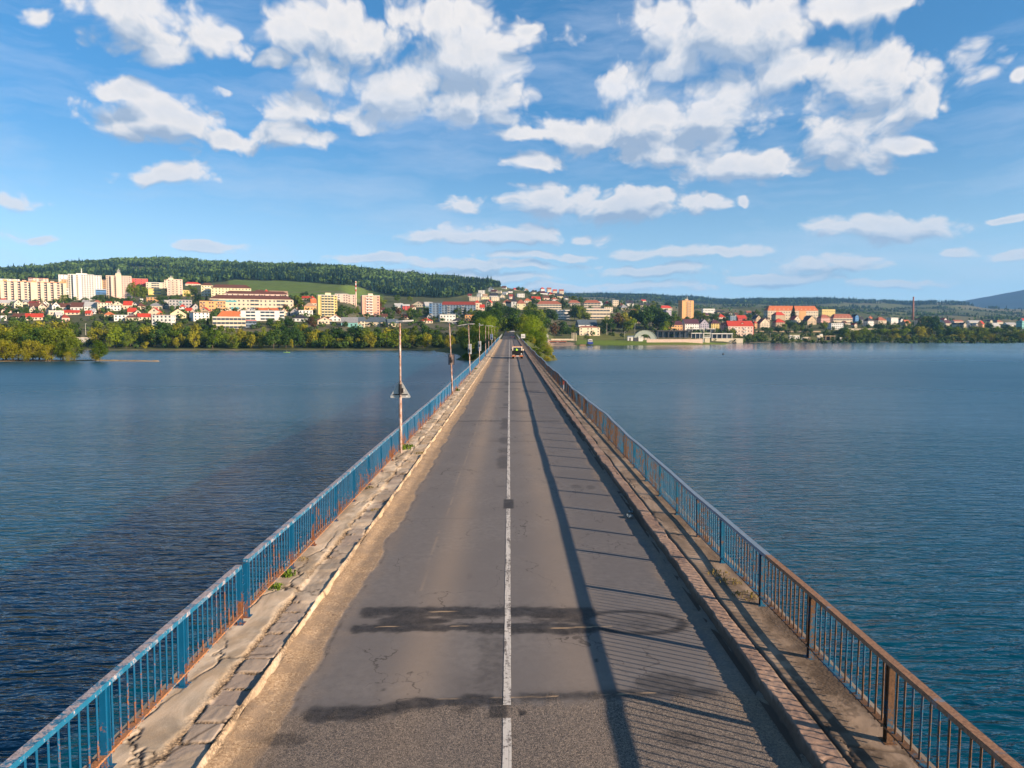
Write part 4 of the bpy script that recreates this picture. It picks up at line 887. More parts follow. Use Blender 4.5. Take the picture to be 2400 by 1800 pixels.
def house(px0, px1, yt, yb, wc, rc, ty, base=None, floors=None, cat='house', depth=None, yaw=None, Ymin=None, rows=True, name='house', rf=None):
    g = place(px0, px1, yb, Ymin); Y = g.y; k = Y / F; Wd = (px1 - px0) * k; H = max(3.2, (yb - yt) * k); R = HR
    zb = CAMZ + Y * slope(yb); 
    yaw = R.uniform(-.30, .30) if yaw is None else yaw
    D = depth or max(7.5, min(13, Wd * .9)); Wd = max(3.5, (Wd - D * abs(math.sin(yaw)) * .8) / math.cos(yaw)) if Wd < 22 else Wd
    if g.x > 0 and Y > 600: face = .12; yaw = abs(yaw) * .9; Wd = max(3.5, Wd - D * g.x / g.y * .8); gx = g.x + D * g.x / g.y * .4
    else: face = -math.atan2(g.x, g.y); gx = g.x
    root = empty(name, (gx, g.y, zb), face + yaw)
    if ty == 'f': rh = 0
    elif ty == 'm': rh = H * (rf or .4)
    else: rh = min(H * .52, (D if ty in 'gh' else Wd) * .5) if rf is None else H * rf
    wh = H - rh; x0, x1, y0, y1 = -Wd / 2, Wd / 2, 0, D
    m = MB(); m.box(x0, x1, y0, y1, -4, wh)
    if ty == 'e': m.prism([(x0, y0, wh), (x1, y0, wh), (0, y0, wh + rh)], (0, D, 0))
    if ty == 'g': m.prism([(x0, y0, wh), (x0, y1, wh), (x0, D / 2, wh + rh)][::-1], (Wd, 0, 0))
    m.build('wall', wmat(wc), root)
    r = MB(); o = .45; th = .22
    if ty == 'g':
        s = rh / (D / 2); r.prism([(x0 - o, -o, wh - o * s + .03), (x0 - o, D / 2, wh + rh + .03), (x0 - o, D + o, wh - o * s + .03), (x0 - o, D + o, wh - o * s + th), (x0 - o, D / 2, wh + rh + th + .1), (x0 - o, -o, wh - o * s + th)], (Wd + 2 * o, 0, 0))
    elif ty == 'e':
        s = rh / (Wd / 2); r.prism([(x0 - o, -o, wh - o * s + .03), (0, -o, wh + rh + .03), (x1 + o, -o, wh - o * s + .03), (x1 + o, -o, wh - o * s + th), (0, -o, wh + rh + th + .1), (x0 - o, -o, wh - o * s + th)], (0, D + 2 * o, 0))
    elif ty == 'h':
        i = min(D, Wd) / 2 * .92; b = len(r.v); r.v += [(x0 - o, -o, wh), (x1 + o, -o, wh), (x1 + o, D + o, wh), (x0 - o, D + o, wh), (x0 + i, D / 2, wh + rh), (x1 - i, D / 2, wh + rh)]
        r.f += [(b, b + 1, b + 5, b + 4), (b + 1, b + 2, b + 5), (b + 2, b + 3, b + 4, b + 5), (b + 3, b, b + 4), (b + 3, b + 2, b + 1, b)]
    elif ty == 'm':
        i = rh * .45; b = len(r.v); r.v += [(x0 - o, -o, wh), (x1 + o, -o, wh), (x1 + o, D + o, wh), (x0 - o, D + o, wh), (x0 + i, i, wh + rh * .9), (x1 - i, i, wh + rh * .9), (x1 - i, D - i, wh + rh * .9), (x0 + i, D - i, wh + rh * .9)]
        r.f += [(b, b + 1, b + 5, b + 4), (b + 1, b + 2, b + 6, b + 5), (b + 2, b + 3, b + 7, b + 6), (b + 3, b, b + 4, b + 7), (b + 4, b + 5, b + 6, b + 7), (b + 3, b + 2, b + 1, b)]
    else: r.box(x0 - .25, x1 + .25, -.25, D + .25, wh, wh + .45)
    ro = r.build('roof', rmat(rc), root)
    if ty in 'geh' and Wd < 22 and R.random() < .7:
        cx = R.uniform(-.25, .25) * Wd; c = MB(); c.box(cx - .35, cx + .35, D * .5 - .35 + .8, D * .5 + .35 + .8, wh + rh * .5, wh + rh + .9); c.build('chimney', wmat('cream'), ro)
    if rows:
        fl = floors or max(1, min(3, int(wh / 2.7))); n = max(2, int(Wd / 3.2)); pts = []; fh = wh / fl
        for q in range(fl):
            for i in range(n): pts.append((x0 + Wd * (i + .5) / n, 0, q * fh + fh * .32, 0))
            if g.x > 0: pts += [(x0, D * .3, q * fh + fh * .32, -math.pi / 2), (x0, D * .7, q * fh + fh * .32, -math.pi / 2)]
            elif D > 7 and Wd < 30: pts += [(x1, D * .3, q * fh + fh * .32, math.pi / 2), (x1, D * .7, q * fh + fh * .32, math.pi / 2)]
        if ty == 'e' and rh > 2: pts.append((0, 0, wh + rh * .18, 0))
        windows(root, pts, 1.5, min(1.6, fh * .55))
    b = base or f'{CW.get(wc, wc)} {"house" if cat == "house" else cat} with {CW.get(rc, rc)} {TY[ty]} roof'
    book(root, b, (px0 + px1) / 2, cat, 'houses of the town' if cat == 'house' else None); root['_dims'] = (Wd, D, H, wh)
    return root, Wd, D, wh, H
# house table: px left, px right, roof top, foot of the wall, wall, roof, kind
HT = '''0 34 703 717 cream silver g|34 53 703 722 cream silver e|52 68 703 713 cream grey g|66 90 706 717 cream darkred g|73 98 711 727 cream brown g|90 108 711 729 cream brown e|99 116 706 719 white tan e|111 124 713 728 cream dark e|123 141 709 729 white tan e|139 163 711 728 white brown g|164 194 709 729 white brown g|198 228 708 728 white silver g
115 150 729 740 cream white f|148 184 727 738 cream red g|113 129 731 743 cream silver e|131 147 731 745 cream silver g|145 164 736 755 pink darkred h|30 63 735 750 cream brown g|61 98 735 751 cream red g|0 14 732 744 cream brown h|2 16 741 752 white white f|92 108 730 740 tan orange e|70 84 719 731 cream silver e
0 12 700 710 cream red g|229 259 710 728 cream brown f|246 260 707 715 cream red g|252 281 716 729 white dark f|265 288 707 721 cream silver e|289 309 706 725 cream red g|309 322 708 722 white dark e|322 345 710 726 cream brown h|348 381 710 725 cream grey h|328 336 701 709 white white f|343 367 697 707 orange grey f|385 400 704 713 grey grey f|386 398 711 723 cream dark e
199 213 728 740 pink red g|209 223 724 736 white silver g|232 242 725 735 orange red h|246 268 731 744 tan orange h|299 318 722 741 cream red g|314 334 727 742 cream dark e|347 376 721 742 cream red e|366 386 731 744 cream orange h|325 352 735 750 cream red g|270 311 739 752 white silver f|295 326 736 752 cream brown h|355 404 739 763 white grey f
401 435 724 747 paleyellow brown e|432 449 722 734 cream red g|447 471 712 731 grey brown e|463 491 720 736 tan red e|488 497 726 735 cream tan h|452 493 733 752 white brown f|436 470 661 670 cream red h
619 633 679 690 pink red h|634 674 682 691 blush tan g|600 617 680 690 cream brown g|706 726 694 703 blush red g|727 741 694 705 cream red h|652 686 709 722 cream redbrown h|712 743 709 727 orange tan h|600 620 722 733 cream orange g|621 654 722 732 cream orange g|655 677 724 740 cream orange e|680 703 722 740 grey brown e|700 734 728 742 white white f|684 722 738 754 white dark h
744 779 743 760 cream red e|771 800 738 754 white red e|800 838 744 767 teal grey g|834 853 757 774 mint red e|853 912 743 766 cream slate h|837 856 744 765 cream slate g|908 936 748 766 cream slate g|925 948 711 727 white silver g|960 976 714 726 cream brown h|966 995 706 720 cream brown e|995 1018 708 724 bluegrey silver g|1030 1069 738 754 white white f|985 1016 745 758 cream red h|1059 1088 745 759 grey dark h|1090 1111 739 753 orange orange f|1114 1130 711 731 cream cream f|1125 1136 714 733 blush red g
1143 1156 672 685 white dark e|1121 1137 681 692 white white f|1117 1129 688 696 white dark f|1132 1143 689 699 white tan g|1147 1167 687 698 white dark g|1149 1165 679 687 cream brown g|1164 1175 682 689 cream white f|1176 1188 684 692 white silver g|1190 1202 677 688 white dark h|1171 1185 690 699 cream silver e|1204 1215 675 682 cream red g|1228 1240 676 684 white tan h|1244 1257 679 691 cream dark h|1257 1284 682 692 white plum h|1285 1300 685 694 cream red h|1304 1321 688 700 paleyellow dark g|1212 1230 688 698 white dark f|1246 1268 695 706 blush red g|1100 1126 696 706 cream white f|1127 1150 696 705 paleyellow tan f|1150 1172 696 706 cream white f|1112 1125 704 716 cream red h|1138 1152 703 719 cream red e|1178 1200 702 716 cream redbrown h|1270 1290 693 703 blush brown g|1290 1310 697 706 white redbrown h|1228 1246 699 710 cream orange h|1322 1333 694 703 white dark g
1400 1414 706 718 white silver g|1417 1431 706 717 cream red h|1434 1450 704 719 cream white f|1450 1466 710 722 cream brown h|1466 1486 704 717 white dark g|1413 1438 720 732 cream tan f|1452 1476 714 729 paleyellow grey h|1486 1501 738 757 blush red h|1432 1446 750 767 blush redbrown g|1545 1577 716 728 cream red h|1557 1576 727 738 lilac grey f|1680 1702 736 750 blush red h|1678 1700 728 736 tan dark g|1644 1664 734 742 tan plum g
1600 1640 748 776 white plum g|1636 1662 748 772 lilac brown e|1662 1689 749 771 yellow plum h|1690 1708 755 777 pink redbrown e|1706 1727 741 755 bluegrey white f|1725 1751 739 753 red red g|1764 1776 752 771 orange red h|1765 1787 739 758 tan dark e|1775 1806 746 769 cream darkred e|1811 1843 731 752 tan red h|1812 1841 747 767 tan red h|1853 1879 740 759 cream red e|1884 1916 740 762 tan brown e|1917 1947 737 759 pink redbrown h|1997 2014 737 757 blue dark e|2025 2051 744 764 white dark h|1941 1977 758 773 white white f|2010 2026 742 757 grey dark g
2050 2080 743 764 cream redbrown h|2080 2107 745 760 white white f|2104 2118 746 760 white dark e|2114 2136 750 763 tan orange g|2146 2160 746 764 cream brown e|2207 2232 750 767 cream plum g|2234 2246 757 769 cream dark e|2250 2266 756 770 cream dark e|2264 2284 757 770 white slate g|2281 2293 757 771 cream silver e|2293 2309 752 771 orange red g|2310 2349 757 770 grey silver g|2385 2402 752 770 teal red f|2330 2352 750 759 cream redbrown h|2228 2262 750 756 blush redbrown g|2262 2308 751 757 white silver g|2352 2384 756 764 white silver g'''
for row in HT.replace('\n', '|').split('|'):
    a = row.split(); x0, x1, yt, yb = map(float, a[:4]); house(x0, x1, yt, yb, a[4], a[5], a[6])
used = [(float(r_.split()[0]), float(r_.split()[1]), float(r_.split()[3])) for r_ in HT.replace('\n', '|').split('|')]
FR = random.Random(17)
for (zx0, zx1, zy0, zy1, n) in ((0, 740, 716, 748, 16), (1100, 1200, 678, 700, 8), (1205, 1325, 682, 700, 12), (1395, 1545, 708, 735, 8), (1640, 1780, 738, 752, 6), (1780, 2050, 752, 768, 9), (2050, 2400, 757, 769, 12), (895, 1030, 718, 750, 5)):
    k_ = 0
    for _ in range(400):
        if k_ >= n: break
        x = FR.uniform(zx0, zx1); yb = FR.uniform(zy0, zy1); big = 11 if yb > 705 else 8; w_ = FR.uniform(.9, 1.3) * big * (1.5 if x < 760 else 1.2)
        if any(a - 2 < x + w_ / 2 and b_ + 2 > x - w_ / 2 and abs(c - yb) < 9 for a, b_, c in used): continue
        used.append((x - w_ / 2, x + w_ / 2, yb)); k_ += 1
        house(x - w_ / 2, x + w_ / 2, yb - w_ * FR.uniform(.62, .85), yb, FR.choice(['white', 'cream', 'white', 'cream', 'paleyellow', 'blush']), FR.choice(['red', 'brown', 'redbrown', 'orange', 'dark', 'grey', 'darkred', 'red']), FR.choice('gegh'))
# ---------------- big blocks
def block(px0, px1, yt, yb, wc, rc, label, floors, bays, depth=13, yaw=0., name='apartment_block', cat='apartment block', rf=0, ty='f', side=3, balc='white', Ymin=None, ww=1.8, wh_=1.6):
    """bays: letters across the front: w window, b balcony, p projecting pier, . blank, W wide glass"""
    g = place(px0, px1, yb, Ymin); Y = g.y; k = Y / F; Wd = (px1 - px0) * k - (depth * abs(math.sin(yaw))); Wd /= math.cos(yaw); H = (yb - yt) * k; zb = CAMZ + Y * slope(yb)
    gx = g.x
    if g.x > 0 and Y > 600: Wd = max(4, Wd - depth * g.x / g.y * .8); gx = g.x + depth * g.x / g.y * .4; fa = .10
    else: fa = -math.atan2(g.x, g.y)
    root = empty(name, (gx, g.y, zb), fa + yaw); tag(root, label, cat)
    rh = H * rf; wh = H - rh; x0 = -Wd / 2; n = len(bays); bw = Wd / n; fh = wh / floors
    m = MB(); m.box(x0, -x0, 0, depth, -8, wh); m.build('wall', wmat(wc), root)
    r = MB(); D = depth; o = .5
    if ty == 'f': r.box(x0 - .15, -x0 + .15, -.15, D + .15, wh, wh + .6)
    elif ty == 'g':
        s = rh / (D / 2); r.prism([(x0 - o, -o, wh + .03), (x0 - o, D / 2, wh + rh), (x0 - o, D + o, wh + .03)], (Wd + 2 * o, 0, 0))
    else:
        i = rh * .55 if ty == 'm' else D / 2 * .9; b = 0; top = i if ty == 'm' else D / 2 - .05
        r.v += [(x0 - o, -o, wh), (-x0 + o, -o, wh), (-x0 + o, D + o, wh), (x0 - o, D + o, wh), (x0 + i, top, wh + rh), (-x0 - i, top, wh + rh), (-x0 - i, D - top, wh + rh), (x0 + i, D - top, wh + rh)]
        r.f += [(0, 1, 5, 4), (1, 2, 6, 5), (2, 3, 7, 6), (3, 0, 4, 7), (4, 5, 6, 7), (3, 2, 1, 0)]
    ro = r.build('roof', rmat(rc), root)
    pts = []; wide = []; bal = []; rec = []; pr = 0
    for i, c in enumerate(bays):
        xc = x0 + bw * (i + .5)
        if c == 'p': MB().box(xc - bw * .5, xc + bw * .5, -3.2, -.002, -8, wh - .3).build('pier', wmat(wc), root)
        for q in range(floors):
            z = q * fh + fh * .30
            if c == 'w': pts.append((xc, 0, z, 0))
            elif c == 'W': wide.append((xc, 0, z, 0))
            elif c == 'b': bal.append((xc, q * fh)); pts.append((xc, 0, z + .1, 0)); rec.append((xc, 0, q * fh + fh * .42, 0))
    for j in range(2 if g.x > 0 and depth > 11 else 0):
        for q in range(floors): pts.append((x0, D * (j + .5) / 2, q * fh + fh * .3, -math.pi / 2))
    for j in range(side if g.x < 0 else 0):
        for q in range(floors): pts.append((-x0, D * (j + .5) / side, q * fh + fh * .3, math.pi / 2))
    if cat == 'apartment block' or True:
        pts.sort(key=lambda a: -a[2])
    windows(root, pts, min(ww, bw * .6) if 'w' in bays or 'b' in bays else ww, min(wh_, fh * .5))
    if rec and len(rec) > 30: windows(root, [(x, -.06, z, r_) for x, _, z, r_ in rec], bw * .8, fh * .52)  # wide dark panes put in for the shade inside balcony recesses
    if wide: windows(root, wide, bw * .92, min(fh * .55, 1.9), M_WIN)
    if bal:
        bme = MB().box(-bw * .46, bw * .46, -1.25, -.002, 0, fh * .38).mesh('balcony', wmat(balc))
        for (x, z) in bal[:90]:
            o_ = link('balcony', bme, root); o_.location = (x, 0, z)
    return root, Wd, H, wh, ro
def topbox(root, x0, x1, z0, z1, wc, y0=3, y1=8, nm='roof_plant'): return MB().box(x0, x1, y0, y1, z0, z1).build(nm, wmat(wc), root)
def mast(root, x, z0, z1, y=5, r=.5, mat='white', nm='antenna'):
    m = MB(); m.tube([(x, y, z0), (x, y, z1)], [r, r * .6], 8); m.box(x - r * 1.6, x + r * 1.6, y - r * 1.6, y + r * 1.6, z0 + (z1 - z0) * .45, z0 + (z1 - z0) * .55); m.build(nm, wmat(mat), root)
b, Wd, H, wh, ro = block(17, 145, 662, 706, 'cream', 'orange', 'long cream apartment block with eight floors of stacked balconies and salmon roof edges', 8, 'pbpbpbpbwppbpbpbpbwp', 14, .0, side=0, balc='blush')
for i in range(7): topbox(b, -Wd / 2 + Wd * (i + .5) / 7 - 2.2, -Wd / 2 + Wd * (i + .5) / 7 + 2.2, wh + .62, wh + 2.4, ['orange', 'paleyellow', 'salmon'][i % 3])
block(-40, 16, 664, 706, 'paleyellow', 'salmon' if 'salmon' in RC else 'orange', 'pale green yellow apartment block cut by the left edge', 8, 'wwpwwpww', 14, .0, side=2)
b, Wd, H, wh, ro = block(165, 219, 645, 708, 'white', 'white', 'white thirteen floor tower block with a lattice mast on its roof', 13, 'bwpb.wwwww', 16, -.10, side=0, balc='cream', Ymin=1015); mast(b, .5, wh + .6, wh + 9, r=.5); topbox(b, -6, 7, wh + .62, wh + 2.2, 'white')
block(205, 237, 647, 690, 'white', 'white', 'white tower block half hidden behind the tower with the lattice mast', 11, 'wwwwww', 14, 0, side=0, Ymin=1120)
b, Wd, H, wh, ro = block(253, 306, 648, 702, 'blush', 'cream', 'pink and cream tower block with three round masts on its roof', 11, 'bwpbp.wwww', 16, -.08, side=0, balc='cream', Ymin=1065); topbox(b, -4, 3, wh + .62, wh + 4, 'cream'); [mast(b, x, wh + .6, wh + 11 - abs(x), r=.35) for x in (-1.6, 0, 1.6)]
block(228, 254, 657, 678, 'orange', 'tan', 'orange ochre low block between the white and pink towers', 5, 'WbWb', 12, 0, side=0, balc='paleyellow', Ymin=1050)
block(219, 254, 679, 690, 'blue', 'white', 'blue and white low hall between the white and pink towers', 2, 'WWWW', 12, 0, side=0, Ymin=990, cat='hall', name='hall')
block(306, 345, 654, 682, 'red', 'tan', 'crimson red block beside the pink tower block', 6, 'w.w.w.w', 12, 0, side=0, Ymin=1080)
block(345, 384, 663, 682, 'cream', 'white', 'cream low block right of the crimson red block', 4, 'w.WWW.w', 12, 0, side=0, Ymin=1060)
block(350, 386, 677, 691, 'yellow', 'tan', 'yellow low hall below the cream block beside the trees', 2, '.WW.', 10, 0, side=0, Ymin=980, cat='hall', name='hall')
block(386, 396, 657, 684, 'cream', 'tan', 'narrow cream block left of the tower with two roof masts', 6, 'ww', 10, 0, side=0, Ymin=1090)
b, Wd, H, wh, ro = block(394, 427, 656, 692, 'blush', 'cream', 'pale pink tower with two short roof masts above the grey school', 7, 'wbbw', 13, 0, side=0, balc='cream', Ymin=1050); topbox(b, -9, -2, wh + .62, wh + 3, 'cream'); mast(b, -6, wh + 3, wh + 6.5, r=.3); mast(b, -4, wh + 3, wh + 6.5, r=.3)
block(430, 461, 681, 694, 'yellow', 'yellow' if 'yellow' in RC else 'tan', 'bright yellow low kindergarten among trees', 2, 'w.ww', 10, 0, side=0, cat='school', name='school', Ymin=960)
block(71, 110, 653, 666, 'blush', 'orange', 'low salmon block behind the long cream block, right one', 4, 'WwWw', 10, 0, side=0, Ymin=1200)
block(146, 167, 656, 676, 'tan', 'orange', 'tan block with brown balconies behind the end of the long cream block', 6, 'bbwb', 12, 0, side=0, balc='orange', Ymin=1150)
block(146, 167, 677, 690, 'white', 'white', 'white two floor hall between the long cream block and white tower', 2, 'WWW', 10, 0, side=0, Ymin=1050, cat='hall', name='hall')
block(0, 42, 655, 667, 'white', 'white', 'far white block behind the left end of the long cream block', 4, 'wWwWw', 10, 0, side=0, Ymin=1250)
block(140, 168, 645, 662, 'white', 'white', 'far white block behind the left side of the white tower', 5, 'wwww', 10, 0, side=0, Ymin=1350)
block(399, 448, 703, 724, 'grey', 'dark', 'grey white three floor school with small dark windows', 3, 'wwwbwww', 12, 0, side=0, balc='teal', cat='school', name='school')
block(471, 527, 706, 730, 'orange', 'brown', 'orange low apartment block with cream right end', 3, 'wb.ww.bbw', 12, .0, side=0, balc='tan')
b, Wd, H, wh, ro = block(500, 684, 692, 727, 'cream', 'brown', 'long cream hospital with teal glazing under a brown hip roof', 3, 'WW..wwwwwWWwwwwWWww', 16, .0, side=0, rf=.26, ty='h', cat='hospital', name='hospital'); windows(b, [(-Wd / 2 + 16, -.05, wh * .70, 0)], 26, 2.0, M_TEALG); windows(b, [(-Wd / 2 + 27, -.05, .4, 0)], 8, 3.0, M_TEALG)
block(532, 672, 682, 700, 'blush', 'brown', 'pale wing with brown roof behind the long cream hospital', 2, 'wwwwwwwwwwww', 14, .0, side=0, rf=.4, ty='h', Ymin=1080, cat='hospital', name='hospital')
block(499, 586, 667, 697, 'paleyellow', 'brown', 'yellow cream hospital wing with dark red brown roof on the slope', 4, 'wwwwwwwwwwww', 16, .0, side=0, rf=.28, ty='h', Ymin=1150, cat='hospital', name='hospital')
block(473, 499, 663, 694, 'paleyellow', 'brown', 'yellow cream house block with brown hip roof and balconies', 4, 'wbbw', 12, .0, side=0, rf=.2, ty='h', Ymin=1090)
b, Wd, H, wh, ro = block(502, 574, 744, 772, 'cream', 'white', 'broad cream hotel with long window bands under red roofs', 3, 'WWWWWWWW', 14, .0, side=0, cat='hotel', name='hotel')
m = MB(); D = 14
m.v += [(-Wd * .38, 1, wh + .62), (Wd * .36, 1, wh + .62), (Wd * .36, D, wh + .62), (-Wd * .38, D, wh + .62), (-Wd * .22, D / 2, wh + 6), (Wd * .2, D / 2, wh + 6)]; m.f += [(0, 1, 5, 4), (1, 2, 5), (2, 3, 4, 5), (3, 0, 4), (3, 2, 1, 0)]; m.build('upper_roof', rmat('orange'), b)
block(568, 664, 729, 752, 'white', 'silver', 'modern white villa row with dark ribbon windows', 3, '.WW.WWW.W', 14, .0, side=0, cat='villa', name='villa', ww=3)
block(573, 600, 752, 768, 'bluegrey', 'red', 'blue glass shop front with a red fascia beside the hotel', 2, 'WWW', 10, .0, side=0, cat='shop', name='shop')
b, Wd, H, wh, ro = block(745, 792, 693, 742, 'yellow', 'white', 'yellow eight floor tower with rows of white balconies', 8, '.bbbbw', 14, .12, side=2, balc='paleyellow'); topbox(b, -2, 4, wh + .62, wh + 3, 'paleyellow')
b, Wd, H, wh, ro = block(786, 816, 690, 735, 'blush', 'white', 'pale pink balcony tower left of the red white striped stack', 8, 'bb.ww', 14, 0, side=0, balc='white', Ymin=1000)
b, Wd, H, wh, ro = block(814, 834, 692, 732, 'blush', 'white', 'narrow pale pink tower just behind the striped stack', 7, 'ww', 12, 0, side=0, Ymin=1030)
b, Wd, H, wh, ro = block(848, 892, 694, 744, 'salmon', 'white', 'salmon eight floor tower with a white balcony column', 8, '.bb.w', 14, .14, side=2, balc='white'); topbox(b, -3, 3, wh + .62, wh + 3, 'cream')
block(944, 960, 713, 727, 'red', 'white', 'red gabled facade with a white zigzag roof edge', 2, 'ww', 10, 0, side=0, rf=.3, ty='g', cat='hall', name='hall')
block(1006, 1036, 711, 744, 'bluegrey', 'slate', 'blue grey six floor flats with white framed balconies', 6, 'bwwb', 14, 0, side=0, balc='blue')
block(1035, 1115, 707, 742, 'bluegrey', 'darkred', 'long grey four floor apartment block with dark red dormered roof', 5, 'wwbwwwwbwwww', 14, 0, side=0, balc='grey', rf=.22, ty='m')
block(1258, 1316, 705, 724, 'cream', 'redbrown', 'long cream balcony building under a red brown hip roof', 2, 'WWWWWWWW', 14, 0, side=0, rf=.4, ty='h', cat='hospital', name='hospital')
b, Wd, H, wh, ro = block(1211, 1232, 702, 726, 'paleyellow', 'redbrown', 'yellow cream rectory with a red brown roof beside the church', 2, 'w.w', 12, 0, side=0, rf=.4, ty='h', cat='house', name='house')
block(1331, 1360, 703, 720, 'cream', 'redbrown', 'cream wing with red brown roof between two big trees', 2, 'WWWW', 13, 0, side=0, rf=.4, ty='h', cat='hospital', name='hospital')
block(1367, 1408, 703, 724, 'cream', 'redbrown', 'upper cream balcony wing with red brown roof over white terraces', 3, 'WWWWW', 13, 0, side=0, rf=.33, ty='h', cat='hospital', name='hospital', balc='white')
block(1371, 1430, 724, 748, 'cream', 'white', 'stepped cream building with long white terrace bands', 3, 'WWWWWWW', 14, 0, side=0, cat='hospital', name='hospital')
block(1305, 1336, 727, 748, 'white', 'white', 'white banded building with teal ground floor behind the trees', 3, 'WWWW', 13, 0, side=0, cat='office', name='office')
b, Wd, H, wh, ro = block(1592, 1628, 705, 750, 'orange', 'tan', 'sandy orange eight floor tower with a central balcony column', 8, '..bb.', 14, .16, side=0, balc='tan'); topbox(b, -4, 2, wh + .62, wh + 3.2, 'tan'); mast(b, 1, wh + 3.2, wh + 8, r=.3)
block(1645, 1676, 724, 737, 'white', 'white', 'white colonnaded school with red lower wall', 2, 'wwwwwwww', 10, 0, side=0, Ymin=1300, cat='school', name='school')
b, Wd, H, wh, ro = block(1790, 1920, 717, 750, 'cream', 'orange', 'big cream and orange school under a red orange mansard roof', 3, 'wwwwwwwwwwwwwwwwwwww', 18, .0, side=4, rf=.34, ty='m', cat='school', name='school', ww=1.8, wh_=2)
for i in range(11):
    x = -Wd / 2 + Wd * (i + .7) / 11.5; dm = MB(); dm.box(x - 1.3, x + 1.3, 1.0, 5, wh + 1.2, wh + 3.4); dm.build('dormer', wmat('cream'), ro)
for (a, c) in ((.17, .22), (.62, .76)): MB().box(-Wd / 2 + Wd * a, -Wd / 2 + Wd * c, -.35, -.045, -3, wh - .1).build('orange_bay', wmat('orange'), b)
block(1921, 1958, 725, 742, 'yellow', 'dark', 'yellow school wing with dark flat roof right of the orange school', 2, 'wwwwww', 14, 0, side=0, Ymin=1180, cat='school', name='school')
b, Wd, H, wh, ro = block(1946, 1999, 736, 760, 'cream', 'redbrown', 'cream guesthouse with dormers and a long red brown roof', 2, 'WWWWWW', 13, 0, side=0, rf=.4, ty='m', cat='guesthouse', name='guesthouse')
for i in range(5): dm = MB(); x = -Wd / 2 + Wd * (i + .8) / 5.6; dm.box(x - .9, x + .9, .6, 3, wh + .6, wh + 2.4); dm.build('dormer', wmat('white'), ro)
block(1352, 1410, 764, 787, 'cream', 'redbrown', 'cream lakeside house with a shaded left side and red brown lower roof', 3, 'w.ww.w', 14, .20, side=0, rf=.16, ty='h', cat='house', name='house', Ymin=860)
b, Wd, H, wh, ro = block(1352, 1402, 749, 770, 'white', 'slate', 'white upper house with blue slate roof behind the cream lakeside house', 2, '.wwW', 14, .1, side=0, rf=.6, ty='g', cat='house', name='house', Ymin=905)
block(1549, 1602, 752, 775, 'orange', 'plum', 'yellow orange lakeside villa with dark purple roof and central gable', 2, '.wwWwww', 13, .10, side=0, rf=.42, ty='g', cat='villa', name='villa')
block(1700, 1766, 752, 787, 'blush', 'red', 'big lakeside house with bright red sweeping roof and dormer gables', 3, 'wwbwwbww', 14, .0, side=0, rf=.36, ty='g', cat='guesthouse', name='guesthouse', balc='white')
house(1729, 1747, 756, 788, 'cream', 'red', 'e', 'cream gabled wing before sweeping red roof', 3, depth=8, yaw=0); house(1752, 1766, 756, 789, 'red', 'white', 'e', 'narrow red white gabled wing at roof end', 3, depth=8, yaw=0)
house(1185, 1198, 752, 768, 'white', 'grey', 'e', 'white gabled house closing the road end', 2, depth=10, yaw=0, Ymin=640)
# church with a dark spire
g = place(1198, 1211, 722); k = g.y / F; zb = CAMZ + g.y * slope(722); rt_ = empty('church', (g.x, g.y, zb)); tag(rt_, 'white church tower with a tall dark spire above the road end', 'church')
w = 6.2 * k; zt = 15 * k; MB().box(-w, w, 0, 2 * w, -6, zt).build('tower', wmat('white'), rt_)
m = MB(); o = w + .4; z1 = zt + 10 * k; m.v += [(-o, -.4, zt), (o, -.4, zt), (o, 2 * w + .4, zt), (-o, 2 * w + .4, zt), (-w * .45, w * .55, z1), (w * .45, w * .55, z1), (w * .45, w * 1.45, z1), (-w * .45, w * 1.45, z1), (0, w, zt + 27 * k)]
m.f += [(0, 1, 5, 4), (1, 2, 6, 5), (2, 3, 7, 6), (3, 0, 4, 7), (4, 5, 8), (5, 6, 8), (6, 7, 8), (7, 4, 8), (3, 2, 1, 0)]; m.build('spire', rmat('dark'), rt_); windows(rt_, [(0, 0, zt * .6, 0)], 1.5, 3)
MB().box(-w * 3, w * 3, 2 * w + .1, 2 * w + 14, -6, zt * .75).build('nave', wmat('cream'), rt_); m = MB(); m.prism([(-w * 3.2, 2 * w + .0, zt * .75), (-w * 3.2, 2 * w + 7, zt * 1.25), (-w * 3.2, 2 * w + 14.2, zt * .75)], (w * 6.4, 0, 0)); m.build('roof', rmat('brown'), rt_)
# factory chimneys
def stack(px, yt, yb, w0, w1, mat, label, Ymin, bands=None):
    g = ground(px, yb, Ymin); k = g.y / F; zb = CAMZ + g.y * slope(yb); r0 = empty('chimney_stack', (g.x, g.y, zb)); tag(r0, label, 'chimney'); H = (yb - yt) * k
    n = bands or 1
    zs = [(-5, H)] if not bands else [(-5, H * .62)] + [(H * (.62 + .38 * i / bands), H * (.62 + .38 * (i + 1) / bands)) for i in range(bands)]
    for i, (a, b_) in enumerate(zs):
        ra = (w0 + (w1 - w0) * max(a, 0) / H) * k / 2; rb = (w0 + (w1 - w0) * b_ / H) * k / 2; MB().tube([(0, 0, a), (0, 0, b_)], [ra, rb], 16).build('shaft' if not bands else 'band', mat if i == 0 or not bands else wmat('red' if i % 2 else 'white'), r0, True)
    MB().tube([(0, 0, H * .96), (0, 0, H * 1.002)], [w1 * k * .62, w1 * k * .62], 16).build('rim', mat, r0)
    for f_ in (.35, .6, .8): MB().tube([(0, 0, H * f_), (0, 0, H * f_ + .3)], [(w0 + (w1 - w0) * f_) * k * .53] * 2, 16).build('hoop', M_DARK, r0)
stack(2139, 696, 752, 5.6, 3.0, flat('brick', (.36, .15, .09), .9, .35, .5), 'tall tapering brick chimney standing above the right bank', 1150)
stack(834.5, 660, 722, 3.6, 2.6, wmat('blush'), 'slender factory chimney with red and white bands between the towers', 1000, 5)
